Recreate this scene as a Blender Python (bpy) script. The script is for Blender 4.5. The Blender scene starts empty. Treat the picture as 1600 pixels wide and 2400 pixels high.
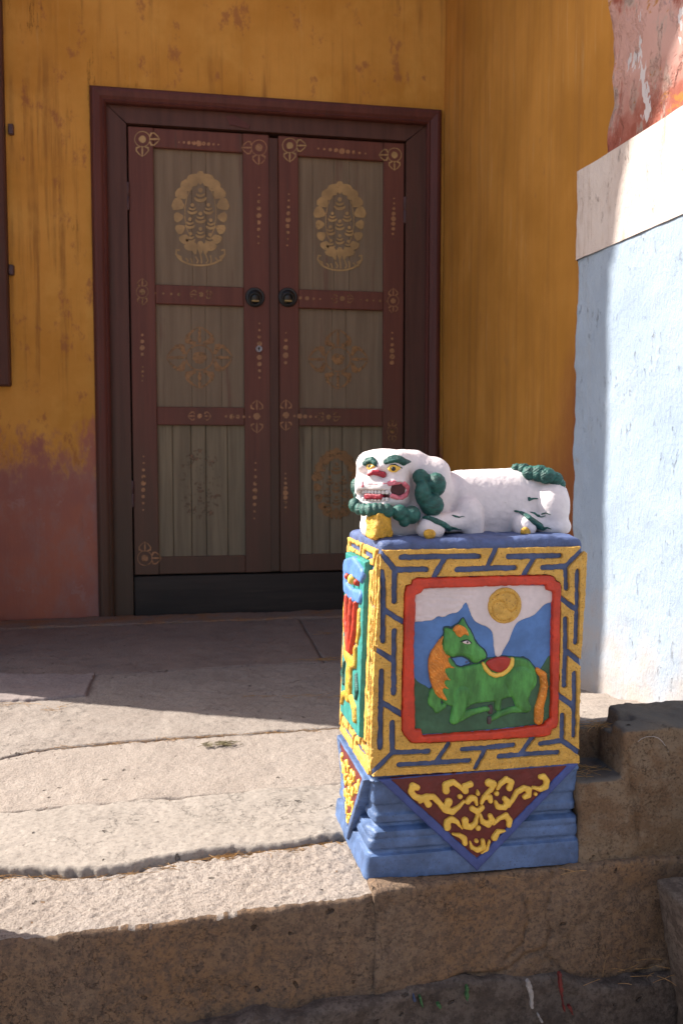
import bpy, math, random
import numpy as np
from mathutils import Vector
from mathutils.bvhtree import BVHTree

# ------------------------------------------------------------------ camera, sky, sun, exposure
S = bpy.context.scene
COL = S.collection
CAM_H, CAM_F = 0.65, 2000.0                       # eye height (m), focal length in photo pixels (1600 x 2400)
YAW, PITCH = math.radians(9.65), math.radians(3.66)
cam_d = bpy.data.cameras.new('camera'); cam = bpy.data.objects.new('camera', cam_d); COL.objects.link(cam)
cam_d.sensor_fit = 'VERTICAL'; cam_d.sensor_height = 36.0; cam_d.sensor_width = 24.0
cam_d.lens = 36.0 * CAM_F / 2400.0
cam_d.clip_start = 0.02; cam_d.clip_end = 1000
cam.location = (0, 0, CAM_H); cam.rotation_euler = (math.pi/2 - PITCH, 0, -YAW)
cam_d.dof.use_dof = True; cam_d.dof.focus_distance = 1.40; cam_d.dof.aperture_fstop = 9.0
S.camera = cam

SUN_AZ = np.array([-0.905, 0.425]); SUN_EL = math.radians(41)
world = bpy.data.worlds.new('World'); S.world = world; world.use_nodes = True
wn = world.node_tree; bg = wn.nodes['Background']
sky = wn.nodes.new('ShaderNodeTexSky'); sky.sky_type = 'NISHITA'; sky.sun_disc = False
sky.sun_elevation = SUN_EL; sky.sun_rotation = math.atan2(SUN_AZ[0], SUN_AZ[1])
sky.air_density = 1.0; sky.dust_density = 2.5
wn.links.new(sky.outputs[0], bg.inputs[0]); bg.inputs[1].default_value = 0.110
sun_d = bpy.data.lights.new('sun', 'SUN'); sun_d.energy = 5.0; sun_d.angle = math.radians(0.53); sun_d.color = (1.0, 0.95, 0.87)
sun = bpy.data.objects.new('sun', sun_d); COL.objects.link(sun)
sd = Vector((SUN_AZ[0]*math.cos(SUN_EL), SUN_AZ[1]*math.cos(SUN_EL), math.sin(SUN_EL)))
sun.rotation_euler = sd.to_track_quat('Z', 'Y').to_euler(); sun.location = sd*8
S.view_settings.view_transform = 'Standard'; S.view_settings.look = 'None'
S.view_settings.exposure = 1.22; S.view_settings.gamma = 1.0
S.cycles.max_bounces = 8; S.cycles.diffuse_bounces = 5

# ------------------------------------------------------------------ measuring: where a traced photo point lies on a real plane
_f = np.array([math.sin(YAW)*math.cos(PITCH), math.cos(YAW)*math.cos(PITCH), -math.sin(PITCH)])
_r = np.array([math.cos(YAW), -math.sin(YAW), 0.0]); _u = np.cross(_r, _f); _c = np.array([0, 0, CAM_H])
def ray(x, y): return _f + _r*(x-800)/CAM_F + _u*(1200-y)/CAM_F
def at_y(x, y, Y): d = ray(x, y); return _c + d*(Y/d[1])
def at_x(x, y, X): d = ray(x, y); return _c + d*(X/d[0])
def at_z(x, y, Z): d = ray(x, y); return _c + d*((Z-CAM_H)/d[2])

# ------------------------------------------------------------------ noise and signed distance tools (numpy)
_rng = np.random.RandomState(7)
_T = _rng.rand(32, 32, 32).astype(np.float32)*2-1
def noise(x, y, z, s, seed=0):
    x = np.asarray(x, np.float32)*s+seed*3.7; y = np.asarray(y, np.float32)*s+seed*1.3+11; z = np.asarray(z, np.float32)*s+seed*7.1+5
    xi = np.floor(x).astype(np.int32); yi = np.floor(y).astype(np.int32); zi = np.floor(z).astype(np.int32)
    fx = x-xi; fy = y-yi; fz = z-zi
    fx = fx*fx*(3-2*fx); fy = fy*fy*(3-2*fy); fz = fz*fz*(3-2*fz)
    a, b, c = xi & 31, yi & 31, zi & 31; A, B, Cc = (a+1) & 31, (b+1) & 31, (c+1) & 31
    l = lambda p, q, t: p+(q-p)*t
    return l(l(l(_T[a, b, c], _T[A, b, c], fx), l(_T[a, B, c], _T[A, B, c], fx), fy),
             l(l(_T[a, b, Cc], _T[A, b, Cc], fx), l(_T[a, B, Cc], _T[A, B, Cc], fx), fy), fz)
def fbm(x, y, z, s, octs=3, seed=0):
    r = 0; a = 1.0
    for i in range(octs): r = r+a*noise(x, y, z, s*2**i, seed+i); a *= .5
    return r
def smin(a, b, k):
    h = np.clip(.5+.5*(b-a)/k, 0, 1); return b+(a-b)*h-k*h*(1-h)
def smax(a, b, k): return -smin(-a, -b, k)
def ell(P, c, r):
    q = [(P[i]-c[i])/r[i] for i in range(3)]; k0 = np.sqrt(q[0]**2+q[1]**2+q[2]**2)+1e-6
    k1 = np.sqrt(sum((q[i]/r[i])**2 for i in range(3)))+1e-6
    return k0*(k0-1)/k1
def rbox(P, c, hs, r, ax=None):
    d = [P[i]-c[i] for i in range(3)]
    if ax is not None:
        ca, sa = math.cos(ax), math.sin(ax); d = [d[0]*ca+d[1]*sa, -d[0]*sa+d[1]*ca, d[2]]
    q = [np.abs(d[i])-(hs[i]-r) for i in range(3)]
    o = np.sqrt(sum(np.maximum(v, 0)**2 for v in q)); return o+np.minimum(np.maximum(q[0], np.maximum(q[1], q[2])), 0)-r
def caps(P, a, b, ra, rb):
    a = np.asarray(a, float); b = np.asarray(b, float); d = b-a; L = float(d@d)+1e-12
    t = np.clip(((P[0]-a[0])*d[0]+(P[1]-a[1])*d[1]+(P[2]-a[2])*d[2])/L, 0, 1)
    return np.sqrt((P[0]-a[0]-t*d[0])**2+(P[1]-a[1]-t*d[1])**2+(P[2]-a[2]-t*d[2])**2)-(ra+(rb-ra)*t)
def grid3(lo, hi, h):
    h = np.broadcast_to(np.asarray(h, float), (3,)); lo = np.asarray(lo, float); n = np.ceil((np.asarray(hi)-lo)/h).astype(int)+1
    ax = [(lo[i]+h[i]*np.arange(n[i])).astype(np.float32) for i in range(3)]
    return np.meshgrid(*ax, indexing='ij'), lo, h
def rough(f, P, thr, fn):
    m = np.abs(f) < thr
    f[m] += fn(P[0][m], P[1][m], P[2][m]); return f
_CO = np.array([(i, j, k) for i in (0, 1) for j in (0, 1) for k in (0, 1)])
_ED = [(a, b) for a in range(8) for b in range(a+1, 8) if np.abs(_CO[a]-_CO[b]).sum() == 1]
def snet(f, lo, h):
    f = f.copy()
    for a in range(3):                       # close the volume at its border
        sl = [slice(None)]*3
        for e in (0, -1): sl[a] = e; f[tuple(sl)] = np.maximum(f[tuple(sl)], 1e-4)
    s = f < 0; n = f.shape
    c = np.zeros((n[0]-1, n[1]-1, n[2]-1), np.int8)
    for i, j, k in _CO: c += s[i:n[0]-1+i, j:n[1]-1+j, k:n[2]-1+k]
    act = (c > 0) & (c < 8); idx = -np.ones(c.shape, np.int64); ci = np.argwhere(act); idx[act] = np.arange(len(ci))
    vals = [f[ci[:, 0]+o[0], ci[:, 1]+o[1], ci[:, 2]+o[2]] for o in _CO]
    acc = np.zeros((len(ci), 3)); cnt = np.zeros(len(ci))
    for a, b in _ED:
        fa, fb = vals[a], vals[b]; cr = (fa < 0) != (fb < 0)
        t = fa[cr]/(fa[cr]-fb[cr]); acc[cr] += _CO[a]+t[:, None]*(_CO[b]-_CO[a]); cnt[cr] += 1
    V = np.asarray(lo)+(ci+acc/cnt[:, None])*h
    F = []
    for a in range(3):
        b, d = (a+1) % 3, (a+2) % 3
        s0 = [slice(None)]*3; s1 = [slice(None)]*3; s0[a] = slice(0, n[a]-1); s1[a] = slice(1, n[a])
        e = s[tuple(s0)] != s[tuple(s1)]; q = np.argwhere(e); q = q[(q[:, b] > 0) & (q[:, d] > 0) & (q[:, b] < n[b]-1) & (q[:, d] < n[d]-1)]
        ins = s[q[:, 0], q[:, 1], q[:, 2]]
        def cell(db, dd):
            r = q.copy(); r[:, b] += db; r[:, d] += dd; return idx[r[:, 0], r[:, 1], r[:, 2]]
        Q = np.stack([cell(-1, -1), cell(0, -1), cell(0, 0), cell(-1, 0)], 1)
        Q[~ins] = Q[~ins][:, ::-1]; F.append(Q)
    return V, np.concatenate(F)
def islands(V, F):
    lab = np.arange(len(V))
    for _ in range(400):
        m = lab[F].min(1); new = lab.copy(); np.minimum.at(new, F.ravel(), np.repeat(m, F.shape[1])); new = new[new]
        if (new == lab).all(): break
        lab = new
    out = []
    fl = lab[F[:, 0]]
    for k in np.unique(fl):
        ff = F[fl == k]; u, inv = np.unique(ff.ravel(), return_inverse=True); out.append((V[u], inv.reshape(ff.shape)))
    return out

# 2-d distances, for reliefs traced on a face
def sd_poly(u, v, pts):
    p = np.asarray(pts, float); d = np.full(u.shape, 1e9, np.float32); ins = np.zeros(u.shape, bool)
    for i in range(len(p)):
        a, b = p[i], p[(i+1) % len(p)]; e = b-a; L = float(e@e)+1e-15
        t = np.clip(((u-a[0])*e[0]+(v-a[1])*e[1])/L, 0, 1)
        d = np.minimum(d, (u-a[0]-t*e[0])**2+(v-a[1]-t*e[1])**2)
        c = (a[1] > v) != (b[1] > v)
        ins ^= c & (u < (b[0]-a[0])*(v-a[1])/((b[1]-a[1]) if b[1] != a[1] else 1e-12)+a[0])
    return np.where(ins, -1, 1)*np.sqrt(d)
def sd_chain(u, v, pts):
    d = np.full(u.shape, 1e9, np.float32)
    if len(pts) == 1: pts = [pts[0], pts[0]]
    for (ax, ay, ar), (bx, by, br) in zip(pts[:-1], pts[1:]):
        ex, ey = bx-ax, by-ay; L = ex*ex+ey*ey+1e-15
        t = np.clip(((u-ax)*ex+(v-ay)*ey)/L, 0, 1)
        d = np.minimum(d, np.sqrt((u-ax-t*ex)**2+(v-ay-t*ey)**2)-(ar+(br-ar)*t))
    return d
def smooth_poly(pts, it=2):
    p = np.asarray(pts, float)
    for _ in range(it):
        q = np.roll(p, -1, 0); p = np.stack([p*.75+q*.25, p*.25+q*.75], 1).reshape(-1, 2)
    return p

# ------------------------------------------------------------------ objects
def mesh_of(name, V, F, smooth=True):
    me = bpy.data.meshes.new(name); V = np.asarray(V, np.float32)
    if isinstance(F, np.ndarray):
        k = F.shape[1]; me.vertices.add(len(V)); me.vertices.foreach_set('co', V.ravel())
        me.loops.add(F.size); me.loops.foreach_set('vertex_index', F.astype(np.int32).ravel())
        me.polygons.add(len(F)); me.polygons.foreach_set('loop_start', np.arange(0, F.size, k, dtype=np.int32))
        try: me.polygons.foreach_set('loop_total', np.full(len(F), k, np.int32))
        except Exception: pass
        me.update(calc_edges=True); me.validate()
    else:
        me.from_pydata([tuple(v) for v in V], [], [tuple(f) for f in F]); me.update()
    me.polygons.foreach_set('use_smooth', np.full(len(me.polygons), smooth)); return me
def crisp(o, ang=32):
    for q in (o if isinstance(o, list) else [o]): q.data.set_sharp_from_angle(angle=math.radians(ang))
    return o
def wloc(o):
    l = Vector((0, 0, 0))
    while o is not None: l += o.location; o = o.parent
    return np.array(l)
def obj(name, V, F, mat, parent=None, smooth=True, label=None, cat=None, group=None, kind=None, origin=None):
    off = wloc(parent) if parent else np.zeros(3)
    org = np.asarray(origin, float) if origin is not None else off
    o = bpy.data.objects.new(name, mesh_of(name, np.asarray(V, float)-org, F, smooth)); COL.objects.link(o)
    o.location = org-off
    o.data.materials.append(mat)
    if parent: o.parent = parent
    tag(o, label, cat, group, kind); return o
def tag(o, label=None, cat=None, group=None, kind=None):
    if label: o['label'] = label
    if cat: o['category'] = cat
    if group: o['group'] = group
    if kind: o['kind'] = kind
    return o
def empty(name, loc, label=None, cat=None, group=None, kind=None):
    o = bpy.data.objects.new(name, None); COL.objects.link(o); o.location = loc; o.empty_display_size = .05
    return tag(o, label, cat, group, kind)
def boxes(lst, bev=0.0):
    """list of (x0,x1,y0,y1,z0,z1) -> verts, faces; with chamfered edges when bev > 0"""
    V, F = [], []
    for x0, x1, y0, y1, z0, z1 in lst:
        c = np.array([(x0+x1)/2, (y0+y1)/2, (z0+z1)/2]); h = np.array([x1-x0, y1-y0, z1-z0])/2; b = min(bev, *(h*.45)) if bev else 0
        n = len(V)
        if not b:
            V += [c+h*np.array(s) for s in ((-1, -1, -1), (1, -1, -1), (1, 1, -1), (-1, 1, -1), (-1, -1, 1), (1, -1, 1), (1, 1, 1), (-1, 1, 1))]
            F += [tuple(n+i for i in f) for f in ((0, 3, 2, 1), (4, 5, 6, 7), (0, 1, 5, 4), (1, 2, 6, 5), (2, 3, 7, 6), (3, 0, 4, 7))]
            continue
        idx = {}
        for sx in (-1, 1):
            for sy in (-1, 1):
                for sz in (-1, 1):
                    s = np.array((sx, sy, sz))
                    for a in range(3):
                        q = h-b; q = q.copy(); q[a] = h[a]; idx[(sx, sy, sz, a)] = len(V); V.append(c+s*q)
        def cen(f): return np.mean([V[i] for i in f], 0)
        def put(f):
            f = list(f); m = cen(f); nrm = np.cross(V[f[1]]-V[f[0]], V[f[2]]-V[f[0]])
            F.append(tuple(f if nrm@(m-c) > 0 else f[::-1]))
        for a in range(3):
            b1, b2 = (a+1) % 3, (a+2) % 3
            for s in (-1, 1):
                f = []
                for t1, t2 in ((-1, -1), (1, -1), (1, 1), (-1, 1)):
                    k = [0, 0, 0]; k[a] = s; k[b1] = t1; k[b2] = t2; f.append(idx[(k[0], k[1], k[2], a)])
                put(f)
            for t1 in (-1, 1):
                for t2 in (-1, 1):
                    f = []
                    for s in (-1, 1):
                        k = [0, 0, 0]; k[a] = s; k[b1] = t1; k[b2] = t2; f.append((k[0], k[1], k[2]))
                    put([idx[f[0]+(b1,)], idx[f[1]+(b1,)], idx[f[1]+(b2,)], idx[f[0]+(b2,)]])
        for sx in (-1, 1):
            for sy in (-1, 1):
                for sz in (-1, 1): put([idx[(sx, sy, sz, a)] for a in range(3)])
    return V, F
def box(name, b, mat, parent=None, bev=.002, **kw):
    V, F = boxes([b], bev); return obj(name, V, F, mat, parent, smooth=False, **kw)
def lathe(prof, n=32, axis='y', c=(0, 0, 0)):
    V, F = [], []
    for r, t in prof:
        for i in range(n):
            a = 2*math.pi*i/n
            V.append((c[0]+r*math.cos(a), c[1]+t, c[2]+r*math.sin(a)) if axis == 'y' else (c[0]+r*math.cos(a), c[1]+r*math.sin(a), c[2]+t))
    for j in range(len(prof)-1):
        for i in range(n): F.append((j*n+i, j*n+(i+1) % n, (j+1)*n+(i+1) % n, (j+1)*n+i))
    F.append(tuple(range(n))[::-1]); F.append(tuple((len(prof)-1)*n+i for i in range(n)))
    return V, F

# ------------------------------------------------------------------ materials
def lin(c): return tuple((v/255/12.92 if v/255 <= .04045 else ((v/255+.055)/1.055)**2.4) for v in c)
class Nd:
    def __init__(self, name):
        self.m = bpy.data.materials.new(name); self.m.use_nodes = True; self.t = self.m.node_tree
        self.b = self.t.nodes['Principled BSDF']; self.out = self.t.nodes['Material Output']
        self.pos = self.n('ShaderNodeNewGeometry').outputs['Position']
    def n(self, typ): return self.t.nodes.new(typ)
    def link(self, a, b): self.t.links.new(a, b)
    def mapped(self, sc):
        mp = self.n('ShaderNodeMapping'); mp.inputs['Scale'].default_value = sc; self.link(self.pos, mp.inputs[0]); return mp.outputs[0]
    def noise(self, scale, detail=4, rgh=.55, stretch=None, off=0, dist=0):
        t = self.n('ShaderNodeTexNoise'); t.inputs['Scale'].default_value = scale; t.inputs['Detail'].default_value = detail
        t.inputs['Roughness'].default_value = rgh; t.inputs['Distortion'].default_value = dist
        mp = self.n('ShaderNodeMapping'); mp.inputs['Location'].default_value = (off, off*.7, off*1.3); mp.inputs['Scale'].default_value = stretch or (1, 1, 1)
        self.link(self.pos, mp.inputs[0]); self.link(mp.outputs[0], t.inputs[0]); return t.outputs[0]
    def voro(self, scale, feature='F1', stretch=None, rand=1.0):
        t = self.n('ShaderNodeTexVoronoi'); t.feature = feature; t.inputs['Scale'].default_value = scale; t.inputs['Randomness'].default_value = rand
        self.link(self.mapped(stretch or (1, 1, 1)), t.inputs[0]); return t.outputs[0]
    def ramp(self, x, a, b, va=0.0, vb=1.0):
        r = self.n('ShaderNodeMapRange'); r.inputs[1].default_value = a; r.inputs[2].default_value = b
        r.inputs[3].default_value = va; r.inputs[4].default_value = vb; r.interpolation_type = 'SMOOTHSTEP'
        self.link(x, r.inputs[0]); return r.outputs[0]
    def math(self, op, a, b=None, clamp=False):
        m = self.n('ShaderNodeMath'); m.operation = op; m.use_clamp = clamp
        for i, v in enumerate((a, b)):
            if v is None: continue
            if isinstance(v, (int, float)): m.inputs[i].default_value = v
            else: self.link(v, m.inputs[i])
        return m.outputs[0]
    def sep(self, i):
        s = self.n('ShaderNodeSeparateXYZ'); self.link(self.pos, s.inputs[0]); return s.outputs[i]
    def mix(self, fac, a, b):
        m = self.n('ShaderNodeMix'); m.data_type = 'RGBA'
        for sock, v in ((m.inputs[0], fac), (m.inputs[6], a), (m.inputs[7], b)):
            if isinstance(v, (int, float)): sock.default_value = v
            elif isinstance(v, tuple): sock.default_value = (*v, 1) if len(v) == 3 else v
            else: self.link(v, sock)
        return m.outputs[2]
    def color(self, c): self.link(c, self.b.inputs['Base Color']) if not isinstance(c, tuple) else setattr(self.b.inputs['Base Color'], 'default_value', (*c, 1))
    def bump(self, hts):
        prev = None
        for h, st, dist in hts:
            bn = self.n('ShaderNodeBump'); bn.inputs['Strength'].default_value = st; bn.inputs['Distance'].default_value = dist
            self.link(h, bn.inputs['Height'])
            if prev: self.link(prev, bn.inputs['Normal'])
            prev = bn.outputs[0]
        self.link(prev, self.b.inputs['Normal'])
    def rough(self, v):
        s = self.b.inputs['Roughness']
        if isinstance(v, (int, float)): s.default_value = v
        else: self.link(v, s)
def scl(c, k): return tuple(min(.95, v*k) for v in c)
def paint(name, c, dark=.72, light=1.12, vs=35, rgh=.55, fine=420, bstr=.35, speck=None, sp_scale=160, sp_thr=.66, stretch=None, spec=.5):
    """hand-brushed paint on stone: tone drift, brush grain, pits; speck = colour showing through in pits"""
    d = Nd(name); n1 = d.noise(vs, 5, .6, stretch); n2 = d.noise(fine, 3, .6, off=3); n3 = d.noise(vs*4, 4, .6, stretch, off=9)
    col = d.mix(d.ramp(n1, .3, .7), scl(c, dark), scl(c, light)); col = d.mix(d.ramp(n3, .35, .75, 0, .35), col, scl(c, dark*.85))
    if speck:
        sp = d.noise(sp_scale, 3, .7, off=17); col = d.mix(d.ramp(sp, sp_thr, sp_thr+.06, 0, .85), col, speck)
    d.color(col); d.rough(rgh); d.b.inputs['Specular IOR Level'].default_value = spec
    d.bump([(n3, bstr*.8, .004), (n2, bstr, .0012)]); return d.m
def stone(name, c, c2, cdark, sp=220, vs=6, bstr=.8, bdist=.003, pits=True, grain=140, rgh=.9, mott=None, mscale=70, cracks=0, topc=None):
    """granite and limestone: mineral specks, mottles, weathering drift, pecked relief, scattered pits, hairline cracks"""
    d = Nd(name); big = d.noise(vs, 5, .6); spk = d.noise(sp, 3, .75, off=4); med = d.noise(grain*.5, 5, .7, off=8); gr = d.noise(grain*1.6, 4, .75, (1, .7, 1), off=2)
    col = d.mix(d.ramp(big, .3, .7), c, c2)
    if mott: col = d.mix(d.ramp(d.noise(mscale, 6, .75, off=31), .42, .60, 0, .9), col, mott)
    col = d.mix(d.ramp(spk, .50, .66, 0, .75), col, cdark); col = d.mix(d.ramp(spk, .32, .42, .55, 0), col, scl(c, 1.3)); col = d.mix(d.ramp(med, .55, .75, 0, .35), col, scl(cdark, 1.6))
    if topc:
        g = d.n('ShaderNodeNewGeometry'); sx = d.n('ShaderNodeSeparateXYZ'); d.link(g.outputs['Normal'], sx.inputs[0])
        col = d.mix(d.math('MULTIPLY', d.ramp(sx.outputs[2], .2, .7), d.ramp(big, .2, .5, .5, 1)), col, topc)
    hts = [(med, bstr*.5, bdist*2), (gr, bstr, bdist)]
    if pits:
        mp = d.n('ShaderNodeVectorMath'); mp.operation = 'ADD'; nz = d.n('ShaderNodeTexNoise'); nz.inputs['Scale'].default_value = 60; d.link(d.pos, nz.inputs[0])
        sc = d.n('ShaderNodeVectorMath'); sc.operation = 'SCALE'; sc.inputs['Scale'].default_value = .02; d.link(nz.outputs['Color'], sc.inputs[0]); d.link(d.pos, mp.inputs[0]); d.link(sc.outputs[0], mp.inputs[1])
        v = d.n('ShaderNodeTexVoronoi'); v.inputs['Scale'].default_value = 24; d.link(mp.outputs[0], v.inputs[0]); pm = d.math('MULTIPLY', d.ramp(v.outputs[0], .07, .13, 1, 0), d.ramp(d.noise(9, 2, .5, off=70), .48, .56))
        col = d.mix(d.math('MULTIPLY', pm, .7), col, scl(cdark, .5)); hts.append((d.math('SUBTRACT', 1.0, pm), 1.0, .006))
    if cracks:
        cn = d.noise(7, 6, .7, off=90); cm = d.math('MULTIPLY', d.ramp(d.math('ABSOLUTE', d.math('SUBTRACT', cn, .5)), 0, .0035, 1, 0), d.ramp(d.noise(5, 2, .5, off=95), .45, .55))
        col = d.mix(d.math('MULTIPLY', cm, cracks), col, scl(cdark, .5)); hts.append((d.math('SUBTRACT', 1.0, cm), .8, .004))
    d.color(col); d.rough(rgh); d.b.inputs['Specular IOR Level'].default_value = .2
    d.bump(hts); return d.m
def wood(name, c, c2, rgh=.6, streak=None, axis=2, bstr=.25, low=None):
    d = Nd(name); st = [38, 38, 38]; st[axis] = 2.2
    g = d.noise(1.0, 5, .6, tuple(st)); g2 = d.noise(1.0, 4, .6, tuple(v*3 for v in st), off=4); b = d.noise(4, 4, .6, off=6)
    col = d.mix(d.ramp(g, .3, .7), c, c2); col = d.mix(d.ramp(b, .5, .75, 0, .35), col, scl(c, .7))
    if streak: col = d.mix(d.ramp(d.noise(1.0, 5, .7, tuple(v*.6 for v in st), off=21), .60, .72, 0, .6), col, streak)
    if low: col = d.mix(d.ramp(d.math('ADD', d.sep(2), d.math('MULTIPLY', d.math('SUBTRACT', d.noise(1.0, 4, .6, (9, 9, 1.5), off=50), .5), 1.4)), .05, 1.15, .62, 0), col, low)
    d.color(col); d.rough(rgh); d.b.inputs['Specular IOR Level'].default_value = .3
    d.bump([(g2, bstr, .002), (g, bstr, .003)]); return d.m
def worn_gold(name, c, lo=.42, hi=.56, sc=55):
    """thin gilt paint, rubbed through in patches"""
    d = Nd(name); n = d.noise(sc, 5, .7); n2 = d.noise(12, 3, .6, off=5)
    d.color(d.mix(d.ramp(n2, .3, .7), c, scl(c, .62))); d.rough(.5)
    tr = d.n('ShaderNodeBsdfTransparent'); mx = d.n('ShaderNodeMixShader'); d.link(d.ramp(d.math('ADD', n, d.math('MULTIPLY', n2, .35)), lo, hi), mx.inputs[0])
    d.link(tr.outputs[0], mx.inputs[1]); d.link(d.b.outputs[0], mx.inputs[2]); d.link(mx.outputs[0], d.out.inputs[0]); return d.m

M = {}
M['blue'] = paint('blue_paint', (.075, .130, .265), .68, 1.25, 30, .5, bstr=.5, speck=(.03, .04, .07), sp_scale=220, sp_thr=.63)
M['rim'] = paint('rim_blue_paint', (.062, .092, .205), .75, 1.2, 40, .6, bstr=.5, speck=(.035, .045, .08), sp_thr=.68)
M['navy'] = paint('navy_paint', (.045, .07, .23), .8, 1.2, 30, .6)
M['groove'] = paint('groove_blue_paint', (.055, .085, .19), .7, 1.2, 40, .65)
M['yellow'] = paint('yellow_paint', (.67, .37, .065), .80, 1.10, 45, .52, fine=560, bstr=1.0, speck=(.30, .145, .03), sp_scale=280, sp_thr=.58, spec=.5)
M['scroll'] = paint('scroll_yellow_paint', (.78, .47, .07), .85, 1.08, 60, .45, bstr=.3)
M['red'] = paint('red_paint', (.54, .038, .010), .70, 1.15, 25, .5, bstr=.5, speck=(.22, .018, .010), sp_scale=210, sp_thr=.63)
M['maroon'] = paint('maroon_paint', (.12, .012, .010), .75, 1.2, 30, .55)
M['cloud'] = paint('cloud_white_paint', (.64, .54, .53), .93, 1.05, 30, .6, bstr=.2)
M['skyblue'] = paint('mountain_blue_paint', (.075, .175, .41), .80, 1.15, 22, .6, bstr=.25)
M['dkgreen'] = paint('ground_green_paint', (.035, .10, .05), .7, 1.25, 22, .6, bstr=.25)
M['green'] = paint('horse_green_paint', (.060, .23, .045), .60, 1.45, 34, .55, bstr=.4, stretch=(1.6, 1, .6))
M['orange'] = paint('orange_mane_paint', (.62, .20, .018), .75, 1.3, 60, .5, bstr=.5, speck=(.85, .5, .12), sp_scale=240, sp_thr=.62)
M['saddle'] = paint('saddle_red_paint', (.36, .022, .012), .8, 1.15, 30, .5)
M['teal'] = paint('teal_paint', (.03, .24, .21), .75, 1.15, 50, .45, bstr=.4)
M['mane'] = paint('mane_green_paint', (.008, .078, .062), .55, 1.5, 45, .50, bstr=.6, stretch=(1, 1, 3), spec=.5)
M['white'] = paint('white_paint', (.70, .62, .61), .90, 1.06, 22, .6, fine=260, bstr=.28, speck=(.42, .36, .33), sp_scale=90, sp_thr=.70)
M['gold'] = paint('gold_paint', (.68, .36, .03), .7, 1.15, 120, .4, bstr=.8)
M['pink'] = paint('lip_pink_paint', (.62, .16, .20), .85, 1.1, 60, .5)
M['dkred'] = paint('mouth_red_paint', (.33, .012, .03), .7, 1.2, 80, .45)
M['mouth'] = paint('mouth_dark_paint', (.065, .009, .010), .7, 1.2, 80, .6)
M['black'] = paint('black_paint', (.012, .012, .014), .8, 1.2, 80, .5)
M['brown'] = paint('hoof_brown_paint', (.07, .045, .045), .8, 1.2, 80, .6)
M['granite'] = stone('pecked_granite', (.285, .245, .212), (.25, .21, .18), (.145, .118, .10), bstr=.8, cracks=.4)
M['granite2'] = stone('pecked_granite_pale', (.31, .263, .226), (.275, .23, .196), (.155, .125, .103), vs=8, bstr=.9)
M['cement'] = stone('grey_limestone', (.285, .248, .215), (.25, .218, .188), (.17, .145, .125), sp=120, bstr=.35, grain=90, cracks=.8)
M['shale'] = stone('porch_stone', (.235, .185, .155), (.19, .15, .13), (.12, .09, .075), vs=5, bstr=.5, cracks=.5)
M['sill'] = stone('stained_sill_stone', (.22, .17, .14), (.27, .135, .06), (.10, .075, .06), vs=7, bstr=.5, mott=(.20, .155, .13), mscale=12)
M['patch'] = stone('mortar_patch', (.25, .205, .19), (.21, .175, .165), (.15, .125, .115), sp=120, bstr=.3, grain=90)
M['edge'] = stone('rough_step_granite', (.335, .285, .248), (.30, .25, .213), (.13, .102, .085), sp=200, bstr=1.0, bdist=.004, grain=150)
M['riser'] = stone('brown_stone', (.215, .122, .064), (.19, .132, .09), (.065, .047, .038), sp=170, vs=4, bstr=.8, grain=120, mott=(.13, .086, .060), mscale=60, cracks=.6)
M['block'] = stone('curb_stone', (.185, .115, .066), (.15, .092, .056), (.08, .052, .035), sp=230, vs=8, bstr=.7, mott=(.21, .15, .10), mscale=18, topc=(.105, .088, .075), cracks=.6)
M['lower'] = stone('lower_step_stone', (.125, .098, .080), (.16, .12, .097), (.055, .042, .036), sp=120, vs=9, bstr=1.0, mott=(.075, .055, .045), mscale=35)
M['ground'] = stone('courtyard_ground', (.30, .24, .19), (.24, .19, .15), (.15, .11, .09), sp=40, vs=1.2, pits=False)
M['architrave'] = wood('maroon_wood', (.125, .038, .029), (.090, .028, .022), .55, streak=(.055, .04, .028), low=(.085, .066, .040))
M['jamb'] = wood('dark_brown_wood', (.105, .045, .032), (.078, .034, .024), .6, streak=(.07, .05, .03), low=(.085, .066, .040))
M['stile'] = wood('red_brown_wood', (.155, .052, .034), (.12, .040, .027), .55, streak=(.075, .05, .035), low=(.085, .066, .040))
M['panel'] = wood('olive_wood', (.225, .165, .105), (.175, .125, .078), .65, streak=(.14, .065, .045))
M['panel_low'] = wood('weathered_olive_wood', (.24, .192, .12), (.165, .13, .082), .7, streak=(.075, .048, .03))
M['kick'] = wood('black_board', (.028, .022, .018), (.045, .034, .027), .5, axis=0, streak=(.075, .055, .04))
M['iron'] = paint('black_iron', (.012, .012, .011), .7, 1.4, 60, .35, spec=.5)
M['brass'] = paint('old_brass', (.30, .20, .06), .7, 1.2, 60, .35)
M['steel'] = paint('grey_steel', (.38, .36, .37), .8, 1.1, 80, .35)
M['hinge'] = paint('painted_hinge', (.09, .045, .045), .7, 1.2, 60, .5)
M['gilt'] = worn_gold('gilt_ornament', (.47, .295, .11), .32, .60)
M['gilt_faded'] = worn_gold('faded_gilt_ornament', (.34, .17, .055), .42, .74, 40)
M['gilt_ghost'] = worn_gold('nearly_worn_gilt', (.26, .14, .07), .66, .86, 40)
M['gilt_dots'] = worn_gold('orange_gilt_dots', (.42, .20, .08), .40, .68, 40)
M['straw'] = paint('dry_needles', (.42, .23, .08), .7, 1.2, 60, .7)
M['weed'] = paint('dry_weed', (.30, .25, .13), .7, 1.3, 60, .7)
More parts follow.
